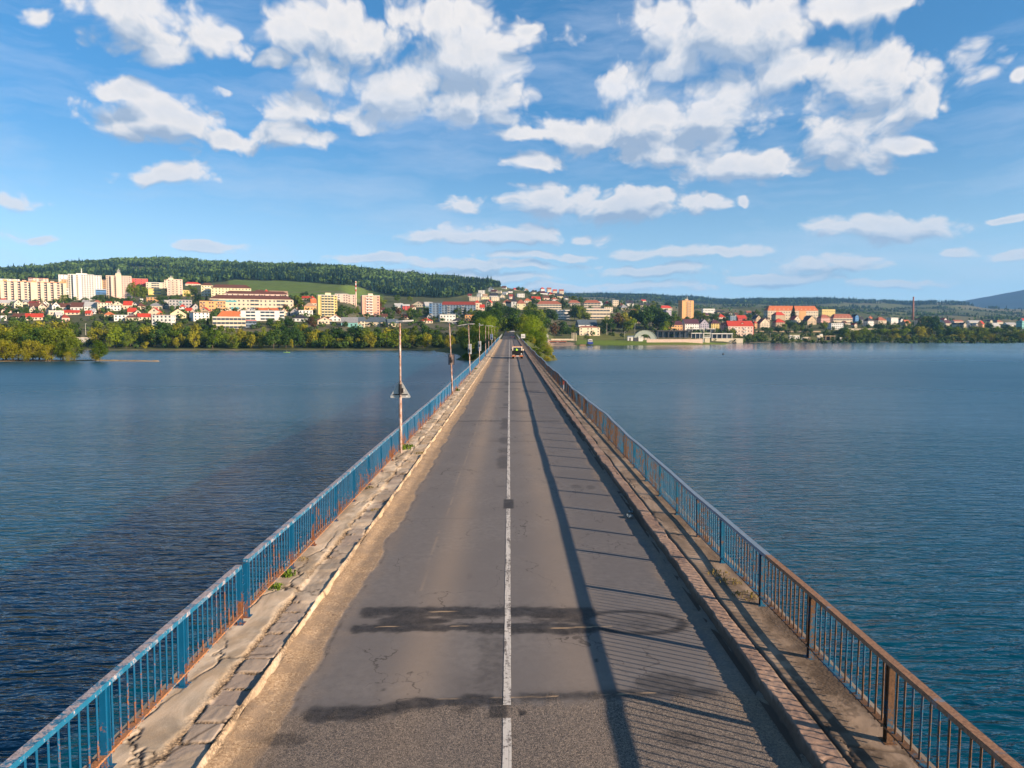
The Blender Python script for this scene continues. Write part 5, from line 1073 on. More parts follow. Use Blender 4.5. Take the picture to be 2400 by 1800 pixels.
# ================================================================== LAKESIDE THINGS
def boxes(name, label, cat, px0, px1, yt, yb, parts, Ymin=None, depth=6, yaw=0., group=None, Y=None):
    px = (px0 + px1) / 2
    if Y: r = ray(px, yb); g = Vector((r.x / r.y * Y, Y, 0))
    else: g = ground(px, yb, Ymin)
    k = g.y / F; zb = CAMZ + g.y * slope(yb); r0 = empty(name, (g.x, g.y, zb), (-math.atan2(g.x, g.y) if g.x < 0 else .05) + yaw); tag(r0, label, cat, group); W_ = (px1 - px0) * k; H_ = (yb - yt) * k
    for nm, mat, (x0, x1, y0, y1, z0, z1) in parts: MB().box((x0 - .5) * W_, (x1 - .5) * W_, y0 * depth, y1 * depth, z0 * H_, z1 * H_).build(nm, mat, r0)
    return r0
Wm, Dm = wmat('white'), wmat('dark')
def pav(label, px0, px1, yt, yb, n, **k):
    ps = [('roof', Wm if px1 - px0 < 60 else Dm, (-.02, 1.02, -.1, 1, .86, 1)), ('back_wall', wmat('dark'), (0, 1, .8, .98, -.3, .855)), ('floor', wmat('tan'), (0, 1, 0, .79, -.4, .04))]
    ps += [('post', Wm if px1 - px0 < 60 else Dm, (i / n - .012 + (.012 if i == 0 else 0), i / n + .012 + (.012 if i == 0 else 0), 0, .06, .042, .855)) for i in range(n + 1)]
    ps += [('glass', M_WIN, ((i + .12) / n, (i + .88) / n, .70, .74, .05, .8)) for i in range(n)]
    return boxes('pavilion', label, 'pavilion', px0, px1, yt, yb, ps, **k)
pav('wide dark lakeside pavilion under a thin grey canopy below the orange villa', 1540, 1620, 774, 793, 6, depth=12)
pav('upper white framed pavilion behind the lifeguard stand', 1614, 1650, 770, 782, 4, depth=8); pav('lower white framed pavilion left of the lifeguard stand', 1620, 1650, 780, 794, 3, depth=8)
pav('small glassy pavilion with white frame below the yellow villa', 1656, 1676, 770, 781, 2, depth=8); pav('long cream framed terrace pavilion right of the lifeguard stand', 1668, 1716, 781, 797, 4, depth=8)
boxes('lifeguard_stand', 'white two level lifeguard stand on the beach wall', 'stand', 1648, 1665, 780, 803, [('platform', Wm, (0, 1, 0, 1, .48, .56)), ('cabin', wmat('cream'), (.25, .95, .2, .9, -.3, .475)), ('roof', Wm, (-.03, 1.03, -.1, 1.1, .92, 1)), ('post', Wm, (.0, .06, 0, .06, .565, .915)), ('post', Wm, (.94, 1, 0, .06, .565, .915)), ('rail', Wm, (.07, .93, .0, .03, .66, .70)), ('post', Wm, (.0, .06, 0, .06, -.3, .475))], depth=4)
boxes('sea_wall', 'long low cream wall along the beach lawn', 'wall', 1515, 1648, 795, 802.5, [('wall', wmat('blush'), (0, 1, 0, .25, -.3, 1))], depth=3)
boxes('sea_wall', 'short cream wall right of the lifeguard stand', 'wall', 1667, 1742, 793, 801.5, [('wall', wmat('cream'), (0, 1, 0, .25, -.3, 1))], depth=3)
boxes('beach_box', 'small magenta box standing by the beach wall', 'box', 1573, 1578, 796, 802, [('body', flat('magenta', (.5, .03, .12), .5), (0, 1, 0, 1, -.2, .9)), ('lid', Wm, (-.05, 1.05, -.05, 1.05, .9, 1))], depth=1.6)
boxes('beach_box', 'grey box standing against the beach wall', 'box', 1638, 1644, 797, 803.5, [('body', wmat('bluegrey'), (0, 1, 0, 1, -.2, .9)), ('lid', wmat('grey'), (-.05, 1.05, -.05, 1.05, .9, 1))], depth=1.8)
boxes('kiosk', 'white and grey striped beach kiosk left of the canopy', 'kiosk', 1471, 1484, 787, 799, [('wall', wmat('white'), (0, 1, 0, 1, -.2, .82)), ('roof', wmat('bluegrey'), (-.06, 1.06, -.1, 1.05, .82, 1)), ('door', Dm, (.3, .55, -.02, 0, 0, .6))], depth=4)
boxes('kiosk', 'dark kiosk with a pale tent roof in front of the canopy', 'kiosk', 1486, 1507, 789, 800, [('wall', Dm, (0, .5, 0, 1, -.2, .8)), ('wall', Wm, (.5, 1, .1, 1, -.2, .7)), ('roof', Wm, (.46, 1.04, -.1, 1.05, .8, 1))], depth=5)
# arched canopy
g = ground(1512, 797); k = g.y / F; r0 = empty('arched_canopy', (g.x, g.y, CAMZ + g.y * slope(799))); tag(r0, 'big white arched canopy over the stage by the beach', 'canopy'); Rx, Rz = 28 * k, 25 * k
m = MB(); N = 24; D = 9
for i in range(N):
    a0, a1 = math.pi * i / N, math.pi * (i + 1) / N
    for (s0, y0, s1, y1) in ((1, 0, .985, D),):
        th = .35; P_ = lambda a, s, y, o_=0: (Rx * s * math.cos(a) * (1 - o_), y, Rz * s * math.sin(a) * (1 - o_))
        b = len(m.v); m.v += [P_(a0, 1, 0), P_(a1, 1, 0), P_(a1, .97, D), P_(a0, .97, D), P_(a0, 1, 0, .03), P_(a1, 1, 0, .03), P_(a1, .97, D, .03), P_(a0, .97, D, .03)]
        m.f += [(b, b + 1, b + 2, b + 3), (b + 7, b + 6, b + 5, b + 4), (b, b + 4, b + 5, b + 1), (b + 3, b + 2, b + 6, b + 7)]
MEM = flat('membrane', (.42, .45, .38), .6, .12, .5); m.build('shell', MEM, r0, True)
m = MB()
for sg in (-1, 1):
    for i in range(10):
        a0, a1 = math.pi / 2 * i / 10, math.pi / 2 * (i + 1) / 10; q0, q1 = .45 + .15 * (i / 10), .45 + .15 * ((i + 1) / 10)
        m.poly([(sg * Rx * .975 * math.cos(a0), .3, Rz * .97 * math.sin(a0)), (sg * Rx * .975 * math.cos(a1), .3, Rz * .97 * math.sin(a1)), (sg * Rx * q1 * math.cos(a1), .5, Rz * (.62 + .0 * i) * math.sin(a1)), (sg * Rx * q0 * math.cos(a0), .5, Rz * .62 * math.sin(a0))])
m.build('front_membrane', MEM, r0); MB().box(-Rx * .93, Rx * .93, 1, 8, -2, Rz * .28).build('stage', wmat('cream'), r0)
for i in range(7): MB().box(Rx * (-.85 + .28 * i), Rx * (-.85 + .28 * i) + .35, .6, .9, 0, Rz * .33).build('post', wmat('blush'), r0)
# white fins sculpture, slipway things, boats
boxes('fin_sculpture', 'row of tall pale vertical fins at the end of the lakeside path', 'sculpture', 1340, 1352.5, 780, 799, [('fin', wmat('cream'), (i * .27, i * .27 + .1, 0, 1, -.1, 1 - .04 * (i == 3))) for i in range(4)], depth=2)
boxes('path_wall', 'thin white border wall beside the lakeside path', 'wall', 1292, 1345, 794, 797, [('wall', wmat('cream'), (0, 1, 0, .2, -.3, 1))], depth=2, Y=790)
boxes('pontoon', 'long rusty red pontoon moored along the slipway', 'pontoon', 1288, 1328, 799.5, 803, [('deck', flat('rust_red', (.32, .10, .06), .8), (0, 1, 0, 1, .5, 1)), ('float', Dm, (.05, .4, .1, .9, -.2, .49)), ('float', Dm, (.6, .95, .1, .9, -.2, .49))], depth=4, Y=735)
boxes('jetty_block', 'small wooden jetty block at the tip of the slipway', 'jetty', 1359, 1373, 807.5, 812, [('deck', flat('wood', (.36, .22, .12), .9), (0, 1, 0, 1, .4, 1)), ('pile', Dm, (.1, .2, .1, .3, -1, .39)), ('pile', Dm, (.8, .9, .1, .3, -1, .39))], depth=4, Y=712)
boxes('shore_hut', 'white sided hut on the right shore path', 'hut', 1851, 1874, 785, 795, [('wall', Wm, (0, 1, 0, 1, -.3, .9)), ('roof', wmat('cream'), (-.03, 1.03, -.05, 1.05, .9, 1))], depth=5); boxes('shore_hut', 'low white overturned boat shed right of the white hut', 'hut', 1876, 1900, 789, 796.5, [('wall', wmat('cream'), (.25, 1, 0, 1, -.3, .9)), ('wing', Wm, (0, .25, .2, .8, -.3, .35))], depth=4)
boxes('shore_hut', 'white boxy kiosk with an overhanging top on the right shore', 'kiosk', 1915, 1929, 783, 798, [('wall', Wm, (.2, .8, .2, .8, -.2, .5)), ('upper', wmat('cream'), (0, 1, 0, 1, .5, .8)), ('roof', Wm, (.5, .95, .1, .9, .8, 1))], depth=4); boxes('shore_hut', 'dark wooden open shelter on the right shore', 'shelter', 1934, 1958, 787, 798, [('roof', wmat('tan'), (0, 1, -.1, 1, .88, 1)), ('wall', Dm, (.05, .95, .8, .95, -.2, .87)), ('post', wmat('tan'), (.04, .08, 0, .1, -.2, .87)), ('post', wmat('tan'), (.48, .52, 0, .1, -.2, .87)), ('post', wmat('tan'), (.92, .96, 0, .1, -.2, .87))], depth=5)
boxes('shore_sign', 'white notice panel on posts before the right bank shrubs', 'sign', 1968, 1973.5, 790, 800, [('panel', Wm, (0, 1, 0, .1, .25, 1)), ('leg', Dm, (.1, .2, 0, .1, -.3, .25)), ('leg', Dm, (.8, .9, 0, .1, -.3, .25))], depth=2)
boxes('roadside_wall', 'long pale parapet along the shore road on the right', 'wall', 1770, 1925, 775.5, 778.5, [('wall', wmat('tan'), (0, 1, 0, .2, -1, 1))], depth=2); boxes('terrace_wall', 'pale retaining wall near the blue yellow house', 'wall', 1988, 2052, 770, 776, [('wall', wmat('cream'), (0, 1, 0, .2, -1, 1))], depth=2)
boxes('quay_wall', 'grey white stone retaining wall on the left shore behind the islet', 'wall', 180, 219, 791, 800, [('wall', wmat('grey'), (0, 1, 0, .3, -.5, 1)), ('cap', wmat('cream'), (-.01, 1.01, -.05, .35, 1, 1.08))], depth=3, Y=598)
t = NT('lake_hull'); t.bsdf((.03, .06, .28), .4); M_BLUE = t.m
boxes('motorboat', 'blue and white cabin boat standing on the lawn edge', 'boat', 1378, 1390, 794, 808.5, [('hull', M_BLUE, (0, 1, 0, 1, .12, .5)), ('cabin', Wm, (.12, .88, .1, .8, .5, .92)), ('window', M_WIN, (.2, .8, .085, .1, .58, .75)), ('keel', Wm, (.35, .65, .2, .8, -.05, .12))], depth=8)
def rowboat(px, py, col, label, yaw, person):
    c = at_z(px, py, WATER); r0 = empty('kayak', (c.x, c.y, WATER + .12), yaw); tag(r0, label, 'kayak'); m = MB(); n = 12; L = 2.3
    for i in range(n + 1):
        x = -L + 2 * L * i / n; w = .42 * (1 - (abs(x) / L) ** 2.2) + .02; zz = .10 + .12 * (abs(x) / L) ** 3; m.v += [(x, -w, zz + .12), (x, -w * .6, -.18), (x, w * .6, -.18), (x, w, zz + .12)]
    for i in range(n): b = i * 4; m.f += [(b + j, b + j + 1, b + 5 + j, b + 4 + j) for j in range(3)] + [(b + 3, b, b + 4, b + 7)]
    m.build('hull', flat('hull_' + label[:5], col, .4), r0, True)
    p = MB(); p.tube([(0, 0, .15), (0, 0, .35), (.02, 0, .62), (.03, 0, .72)], [.17, .19, .20, .07], 10); p.tube([(.03, 0, .72), (.04, 0, .80), (.04, 0, .92), (.04, 0, .98)], [.06, .11, .11, .05], 10)
    for s in (-1, 1): p.tube([(.02, s * .20, .62), (.2, s * .28, .45), (.42, s * .2, .5)], [.06, .05, .035], 8); p.tube([(.05, s * .1, .2), (.5, s * .13, .3), (.9, s * .13, .12)], [.1, .08, .05], 8)
    po = p.build('person', flat('vest_' + label[:5], person, .8), None, True); po.location = (c.x, c.y, WATER + .12); po.rotation_euler = (0, 0, yaw); tag(po, f'person sitting in the {"blue" if "blue" in label else "lime"} kayak by the left shore', 'person')
    MB().tube([(.42, -1.05, .75), (.42, 1.05, .35)], .018, 6).build('paddle', M_DARK, r0)
rowboat(647, 818.5, (.03, .12, .5), 'blue kayak close to the dark left shore trees', .4, (.1, .15, .45)); rowboat(672, 826.5, (.35, .6, .12), 'lime green kayak on open water off the left shore', -.1, (.5, .5, .2))
c = at_z(1695, 831, WATER); m = MB(); m.tube([(0, 0, -.3), (0, 0, 0), (0, 0, .5), (0, 0, .8)], [.5, .75, .7, .1], 12); o = m.build('buoy', Dm, None, True); o.location = c; tag(o, 'small dark buoy floating off the right beach', 'buoy')
# tall thin poles in the town and on the shore
def pole(px, yt, yb, label, mat=Wm, r=.14, Ymin=None, head=True):
    g = ground(px, yb, Ymin); k = g.y / F; zb = CAMZ + g.y * slope(yb); r0 = empty('light_pole', (g.x, g.y, zb)); tag(r0, label, 'light pole'); H = (yb - yt) * k; MB().tube([(0, 0, -1), (0, 0, H)], [r, r * .7], 8).build('pole', mat, r0)
    if head: MB().box(-.2, 1.2, -.15, .15, H, H + .15).build('lamp_head', mat, r0)
for a in [(201, 759, 786, 'pale light pole behind the islet on the left shore'), (1422, 759, 785, 'green grey pole right of the cream lakeside house'), (1464, 777, 796, 'thin pole on the lawn left of the canopy'), (1488, 758, 782, 'thin pole behind the left side of the canopy'), (1825, 760, 781, 'thin lamp pole above the shore road before the school'), (1890, 763, 779, 'thin lamp pole at the right end of the shore parapet'), (1805, 781, 797, 'grey pole on the shore below the school'), (1850, 783, 798, 'white pole left of the white hut'), (1572, 741, 760, 'pale pole among the dark trees left of the sandy tower'), (2266, 760, 772, 'grey pole among roofs near the right edge'), (2293, 715, 733, 'far power pole on the green ridge')]: pole(a[0], a[1], a[2], a[3])
g = Vector((21.5, 470, 0)); r0 = empty('street_lamp', (g.x, g.y, gz(g.x, g.y))); tag(r0, 'white swan neck street lamp beyond the right causeway trees', 'street lamp'); zt = CAMZ + 470 * slope(766); h = zt - gz(g.x, g.y)
m = MB(); m.tube([(0, 0, -1), (0, 0, h * .9), (-.5, 0, h), (-1.4, 0, h), (-1.8, 0, h * .93)], .12, 8); m.build('pole', Wm, r0); 
# ================================================================== VEHICLES
M_TYRE = flat('tyre', (.02, .02, .02), .9, .2, 3); M_RIM = flat('rim', (.35, .35, .36), .4, .1, 3, .5, .6); M_GLS = M_WIN
def car(px, Y, col, label, yaw=0., xoff=None, z=None, L=4.3, Wc=1.75, Hc=1.45, lights=False):
    x = xoff if xoff is not None else ray(px, 790).x / ray(px, 790).y * Y; z = gz(x, Y) if z is None else z
    r0 = empty('car', (x, Y, z), yaw); tag(r0, label, 'car'); w = Wc / 2; mat = flat('car_' + '_'.join(str(int(q * 99)) for q in col), col, .3, .05, 1, .5)
    prof = [(-L / 2, .35), (-L / 2, .75), (-L * .44, .92), (-L * .30, .98), (L * .22, .95), (L * .45, .80), (L / 2, .62), (L / 2, .35)]
    m = MB(); m.prism([(-w, y, zz) for y, zz in prof], (Wc, 0, 0)); m.build('body', mat, r0)
    cab = [(-L * .40, .93), (-L * .27, Hc), (L * .08, Hc), (L * .24, .96)]
    m = MB(); b = 0; m.v += [(sx * (w - .06 - (.16 if zz == Hc else 0)), y, zz) for sx in (-1, 1) for y, zz in cab]; m.f += [(0, 1, 2, 3), (7, 6, 5, 4), (0, 4, 5, 1), (2, 6, 7, 3), (1, 5, 6, 2), (3, 7, 4, 0)]; m.build('windows', M_GLS, r0)
    MB().box(-w + .2, w - .2, -L * .25, L * .07, Hc + .002, Hc + .04).build('roof', mat, r0)
    for sx in (-1, 1):
        for sy in (-.31, .31):
            wh_ = MB().tube([(sx * (w - .16), sy * L, .32), (sx * (w + .02), sy * L, .32)], .32, 16).build('wheel', M_TYRE, r0); MB().tube([(sx * (w + .021), sy * L, .32), (sx * (w + .03), sy * L, .32)], .19, 12).build('rim', M_RIM, wh_)
        MB().box(sx * w * .6 - .18, sx * w * .6 + .18, -L / 2 - .02, -L / 2 - .001, .6, .74).build('tail_light', flat('lamp_red', (.5, .02, .01), .3), r0); MB().box(sx * w * .6 - .2, sx * w * .6 + .2, L / 2 + .001, L / 2 + .02, .5, .61).build('headlight', flat('lamp_clear', (.8, .8, .75), .2), r0)
    return r0
car(1202, 352, (.05, .06, .08), 'dark blue car driving away at the shady end of the road', 0, xoff=1.55, z=float(deck(352)) - .11)
car(1191, 560, (.75, .38, .04), 'yellow orange car on the sunlit road end under the trees', math.pi, xoff=-1.3, z=float(deck(560)) - .11)
car(1180, 575, (.5, .5, .5), 'silver car behind the yellow orange car at the road end', math.pi / 2, xoff=2.2, z=float(deck(575)) - .11)
PK = 'cars parked above the slipway'
for i, (px, Y, col, lab, yw) in enumerate([(1281, 775, (.72, .70, .66), 'white parked car partly behind the causeway trees', 1.2), (1288, 790, (.65, .63, .6), 'white parked car behind the nearest white one', 1.4), (1301, 800, (.12, .22, .32), 'blue grey parked car right of the white ones', 1.5), (1309, 815, (.45, .44, .42), 'silver parked car rightmost above the slipway', 1.3), (1827, 1085, (.7, .68, .66), 'white van like car on the right shore road', 1.5), (1798, 1060, (.05, .05, .06), 'black car parked on the right shore', 1.6)]):
    c = car(px, Y, col, lab, yw); c['group'] = PK if i < 4 else 'cars on the right shore'
boxes('white_truck', 'white box truck parked behind the causeway trees', 'truck', 1274, 1286, 782, 795, [('box', Wm, (0, .75, 0, 1, .2, 1)), ('cab', wmat('grey'), (.76, 1, .05, .95, .15, .75)), ('windscreen', M_WIN, (1.0, 1.01, .15, .85, .45, .7)), ('wheel', M_TYRE, (.1, .28, -.02, .15, -.05, .22)), ('wheel', M_TYRE, (.8, .95, -.02, .15, -.05, .22))], depth=2.3, Y=805)
# the small orange and cream flatbed truck on the bridge
zr = lambda y: float(deck(y)) + ROADZ + .01
TYY = 60.0
for _ in range(40): TYY = at_z(1213, 840.5, zr(TYY)).y
TX = at_y(1213, 840, TYY).x; r0 = empty('truck', (TX, TYY, zr(TYY))); tag(r0, 'orange and cream flatbed truck driving away in the right lane', 'truck')
M_OR = flat('truck_orange', (.55, .15, .04), .4, .15, 2, .5); M_CR = flat('truck_cream', (.75, .62, .48), .45, .12, 2, .5); M_BK = flat('truck_black', (.012, .012, .012), .6, .2, 3)
w = 1.0
MB().box(-w, w, -.02, 3.3, .72, .84).build('bed_floor', M_BK, r0)
for nm, (x0, x1, y0, y1, z0, z1) in (('tailgate', (-w, w, -.06, -.021, .61, 1.46)), ('side_board', (-w, -w + .05, -.019, 3.3, .842, 1.42)), ('side_board', (w - .05, w, -.019, 3.3, .842, 1.42)), ('headboard', (-w + .06, w - .06, 3.20, 3.28, .842, 1.28))): MB().box(x0, x1, y0, y1, z0, z1).build(nm, M_BK, r0)
m = MB(); m.prism([(-w + .04, 3.35, .55), (-w + .04, 3.35, 1.95), (-w + .04, 3.5, 2.12), (-w + .04, 4.6, 2.10), (-w + .04, 5.1, 1.35), (-w + .04, 5.2, .55)], (2 * w - .08, 0, 0)); cabo = m.build('cab', M_CR, r0)
MB().box(-w + .02, w - .02, 3.45, 4.7, 2.125, 2.19).build('cab_roof', M_OR, r0); MB().box(-.70, .72, 3.31, 3.345, 1.36, 1.98).build('rear_window', M_GLS, cabo)
for sx in (-1, 1): MB().box(sx * (w + .13) - .09, sx * (w + .13) + .09, 4.6, 4.66, 1.35, 1.66).build('mirror', M_CR if sx > 0 else M_BK, r0)
MB().box(-w - .03, w + .03, -.22, -.075, .38, .56).build('rear_bumper', M_OR, r0)
for sx in (-1, 1):
    MB().box(sx * .72 - .20, sx * .72 + .20, -.24, -.221, .60, .69).build('tail_light', flat('lamp_pale', (.75, .5, .4), .3), r0)
MB().box(.62, .80, -.10, -.061, .78, .98).build('work_light', Wm, r0); MB().box(-.26, .26, -.24, -.221, .43, .54).build('number_plate', Wm, r0)
for sx in (-1, 1):
    for y in (.75, 4.2): q = MB().tube([(sx * .62, y, .34), (sx * .95, y, .34)], .34, 20).build('wheel', M_TYRE, r0); MB().tube([(sx * .951, y, .34), (sx * .965, y, .34)], .2, 14).build('rim', M_RIM, q)
# person in a lime vest on the bed, seen through the cab frame
M_LIME = flat('hi_vis_lime', (.45, .75, .05), .8, .1, 4); M_SKIN = flat('skin', (.55, .33, .22), .7, .05, 4)
p = MB(); p.tube([(0, 0, -.02), (0, 0, .22), (0, .02, .48), (0, .02, .62), (0, .02, .68)], [.17, .185, .22, .14, .06], 12)
p.tube([(0, .02, .68), (0, .03, .76), (0, .04, .86), (0, .04, .93)], [.06, .095, .10, .05], 12)
for s in (-1, 1):
    p.tube([(s * .20, .02, .56), (s * .30, .0, .36), (s * .22, .22, .28), (s * .18, .30, .29)], [.075, .062, .045, .03], 10); p.tube([(s * .1, .05, .02), (s * .13, .42, .06), (s * .13, .46, -.30)], [.1, .085, .06], 10)
po = p.build('person', M_LIME, None, True); po.scale = (.8, .8, .8); po.location = (TX - .18, TYY + 2.78, zr(TYY) + 1.15); tag(po, 'person in a lime yellow vest sitting on the truck bed facing forward', 'person', None)
hd = MB(); hd.tube([(0, .04, .80), (0, .04, .90), (0, .04, .945)], [.104, .108, .04], 12); hd.build('hair', M_BK, po, True)
MB().box(TX - .45, TX + .3, TYY + 2.5, TYY + 3.1, zr(TYY) + .845, zr(TYY) + 1.13).build('tool_chest', M_BK); tc_ = bpy.data.objects['tool_chest']; tag(tc_, 'black tool chest on the truck bed under the person', 'chest')
# white board on a post at the end of the right railing
X0 = 5.55; Y0 = 300; u_ = at_y(1226, 792, Y0); a = at_y(1221.5, 792.5, Y0); b_ = at_y(1231, 783, Y0); r0 = empty('roadside_board', (u_.x, Y0, float(deck(Y0)))); tag(r0, 'white framed board on a post at the far end of the right railing', 'sign')
w = (b_.x - a.x) / 2; z0 = a.z - float(deck(Y0)); z1 = b_.z - float(deck(Y0)); MB().box(-w, w, 0, .12, z0, z1).build('panel', Wm, r0); MB().box(-w * .7, w * .7, -.02, -.001, z0 + (z1 - z0) * .3, z0 + (z1 - z0) * .62).build('grey_field', wmat('grey'), r0); MB().box(-.07, .07, .13, .25, -3, z1).build('post', M_DARK, r0)
# guard rail along the causeway on the left
for sg, lab in ((-1, 'low dark guard rail on the left from bridge end into the trees'), (1, 'low dark guard rail on the right from bridge end into the trees')):
    m = MB(); r0 = empty('guard_rail', (sg * 4.6, END, 0)); tag(r0, lab, 'guard rail'); ys = np.arange(END, 470, 8.0)
    for i in range(len(ys) - 1):
        q = [(dx, y - END, float(deck(y)) + dz) for y in (ys[i], ys[i + 1]) for dx, dz in ((-.04, .45), (.04, .45), (.04, .8), (-.04, .8))]; b = len(m.v); m.v += q; m.f += [(b, b + 4, b + 5, b + 1), (b + 1, b + 5, b + 6, b + 2), (b + 2, b + 6, b + 7, b + 3), (b + 3, b + 7, b + 4, b)]
    m.build('beam', M_SIGNB, r0)
    pm_ = MB().box(-.05, .05, -.05, .05, -.6, .449).mesh('post', M_SIGNB)
    for y in ys: o = link('post', pm_, r0); o.location = (0, y - END, float(deck(y)))
# ================================================================== TREES
def crown_mesh(name, seed, n, size, lobes, kind, mat):
    R = np.random.default_rng(seed)
    if kind == 'spruce':
        z = R.random(n) ** .8; r = .20 * (1 - z) ** .85 * (.75 + .35 * np.sin(z * 46) ** 2) * np.sqrt(R.uniform(.35, 1, n)); a = R.uniform(0, 6.283, n)
        P = np.stack([r * np.cos(a), r * np.sin(a), .06 + .94 * z], 1); N = np.stack([np.cos(a), np.sin(a), np.full(n, .5)], 1); size = size * (1.1 - .7 * z)
    else:
        cz0, hz, rw = {'round': (.53, .46, .42), 'tall': (.54, .46, .22), 'willow': (.50, .49, .44), 'shrub': (.46, .52, .55)}[kind]
        C = []; 
        for i in range(lobes):
            th = R.uniform(0, 6.283); h = R.uniform(-1, 1); rr = math.sqrt(max(0, 1 - h * h)) * R.uniform(.35, .85)
            C.append((rw * rr * math.cos(th), rw * rr * math.sin(th), cz0 + hz * .72 * h * (1 if h > 0 else .8), rw * R.uniform(.30, .55)))
        C = np.array(C); k = R.integers(0, lobes, n); v = R.normal(size=(n, 3)); v /= np.linalg.norm(v, axis=1)[:, None]
        rad = C[k, 3] * R.uniform(.55, 1.08, n); P = C[k, :3] + v * rad[:, None] * np.array([1, 1, .85 if kind != 'tall' else 1.4])
        if kind == 'willow':
            P[:, 2] -= .10 * R.random(n) * (np.hypot(P[:, 0], P[:, 1]) / rw)
        P[:, 2] = np.clip(P[:, 2], .05, 1.03); N = v + np.array([0, 0, .35]); size = np.full(n, size) * R.uniform(.6, 1.35, n)
    N = N + R.normal(size=(n, 3)) * .55; N /= np.linalg.norm(N, axis=1)[:, None]
    U = np.cross(N, R.normal(size=(n, 3))); U /= np.linalg.norm(U, axis=1)[:, None]; V = np.cross(N, U); s = size[:, None] / 2
    asp = R.uniform(.5, 1, n)[:, None]
    q = np.stack([P - U * s - V * s * asp * .3, P + U * s * .2 - V * s * asp, P + U * s + V * s * asp * .3, P - U * s * .2 + V * s * asp], 1).reshape(-1, 3)
    f = np.arange(4 * n).reshape(-1, 4); me = np_mesh(name, q, f); me.materials.append(mat); return me
t = NT('bark'); t.bsdf(t.ramp(t.noise(t.pos(), 1.5, 4, .6), (.3, (.06, .045, .035)), (.7, (.17, .13, .10))), .95); M_BARK = t.m
def trunk_mesh(seed, top=.62, r=.022, splay=.18):
    R = random.Random(seed); m = MB(); bend = R.uniform(-.03, .03)
    m.tube([(0, 0, -.06), (bend * .5, 0, .12), (bend, bend, .34), (bend * .6, bend, top)], [r, r * .82, r * .6, r * .2], 7)
    for i in range(5):
        a = 6.283 * i / 5 + R.uniform(-.4, .4); z = R.uniform(.14, .38); m.tube([(bend * z * 2, 0, z), (bend + splay * .5 * math.cos(a), splay * .5 * math.sin(a), z + .14), (bend + splay * math.cos(a), splay * math.sin(a), z + .34)], [r * .5, r * .34, r * .1], 5, False)
    return m.mesh('trunk', M_BARK, True)
TR = [trunk_mesh(i) for i in range(4)]; TRW = [trunk_mesh(10 + i, .6, .03, .28) for i in range(3)]; TRS = [MB().tube([(0, 0, -.06), (0, 0, .5), (0, 0, .95)], [.016, .01, .002], 6).mesh('trunk', M_BARK)]
L_OL = leafmat('leaves_olive', (.13, .14, .010), (.35, .32, .030), .30); L_MID = leafmat('leaves_mid_green', (.055, .105, .010), (.18, .225, .024), .28)
L_DK = leafmat('leaves_dark_green', (.025, .065, .014), (.070, .125, .024), .25); L_BR = leafmat('leaves_bright_green', (.10, .175, .010), (.22, .29, .02), .38); L_SP = leafmat('needles_dark', (.012, .030, .014), (.030, .052, .022), .1); L_RB = leafmat('leaves_reddish', (.075, .05, .025), (.15, .085, .04), .3)
SPEC = {'willow': ('olive willow', 'willow', L_OL, TRW), 'leafy': ('green leafy tree', 'round', L_MID, TR), 'dark': ('dark leafy tree', 'round', L_DK, TR), 'bright': ('bright leafy tree', 'round', L_BR, TR), 'poplar': ('slim green poplar', 'tall', L_MID, TR), 'spruce': ('dark pointed spruce', 'spruce', L_SP, TRS), 'shrub': ('round olive shrub', 'shrub', L_OL, TRW), 'bush': ('round green shrub', 'shrub', L_MID, TRW), 'reddish': ('reddish brown leafed tree', 'round', L_RB, TR)}
CM = {}
for i, (k, (nm, kd, mt_, tr)) in enumerate(SPEC.items()):
    CM[k] = [crown_mesh('crown', 100 * i + v, 1000 if kd != 'spruce' else 620, .078 if kd != 'spruce' else .085, 15 if kd != 'shrub' else 12, kd, mt_) for v in range(4)]
    if k in ('willow', 'leafy', 'dark', 'bright', 'shrub', 'bush'): CM[k + '+'] = [crown_mesh('crown', 900 + 100 * i + v, 4200, .036, 26, kd, mt_) for v in range(3)]
TRR = random.Random(21)
def tree(x, y, h, sp, px, lead, z=None, wide=1.0, hi=False, grp=None):
    z = gz(x, y) if z is None else z; nm, kd, mt_, tr = SPEC[sp]; cat = 'shrub' if kd == 'shrub' else 'tree'
    r0 = empty('spruce_tree' if kd == 'spruce' else 'willow_tree' if sp == 'willow' else 'shrub' if cat == 'shrub' else 'poplar_tree' if sp == 'poplar' else 'broadleaf_tree', (x, y, z), TRR.uniform(0, 6.28)); s = h * wide; r0.scale = (s, s, h)
    link('trunk', TRR.choice(tr), r0); link('crown', TRR.choice(CM[sp + '+'] if hi and sp + '+' in CM else CM[sp]), r0)
    size = '' if cat == 'shrub' or kd == 'spruce' else ('tall ' if h > 15 else 'low ' if h < 8 else 'middling ')
    book(r0, (size + nm).strip(), px, cat, grp, lead); return r0
def tree_px(px, Y, top, sp, lead, wide=1., hi=False, grp=None):
    r = ray(px, 790); x = r.x / r.y * Y; z = gz(x, Y); h = CAMZ + Y * slope(top) - z
    if h < 1.5: h = 1.5
    return tree(x, Y, h, sp, px, lead, z, wide, hi, grp)
LS = 'on left shore below'; G1 = 'trees along the left shore'
R = TRR
px = -30
TOPL = lambda p: np.interp(p, [-50, 150, 180, 230, 300, 420, 520, 600, 640, 690, 800, 900, 960, 1010, 1060], [752, 752, 765, 752, 750, 757, 760, 772, 755, 758, 770, 758, 760, 768, 772])
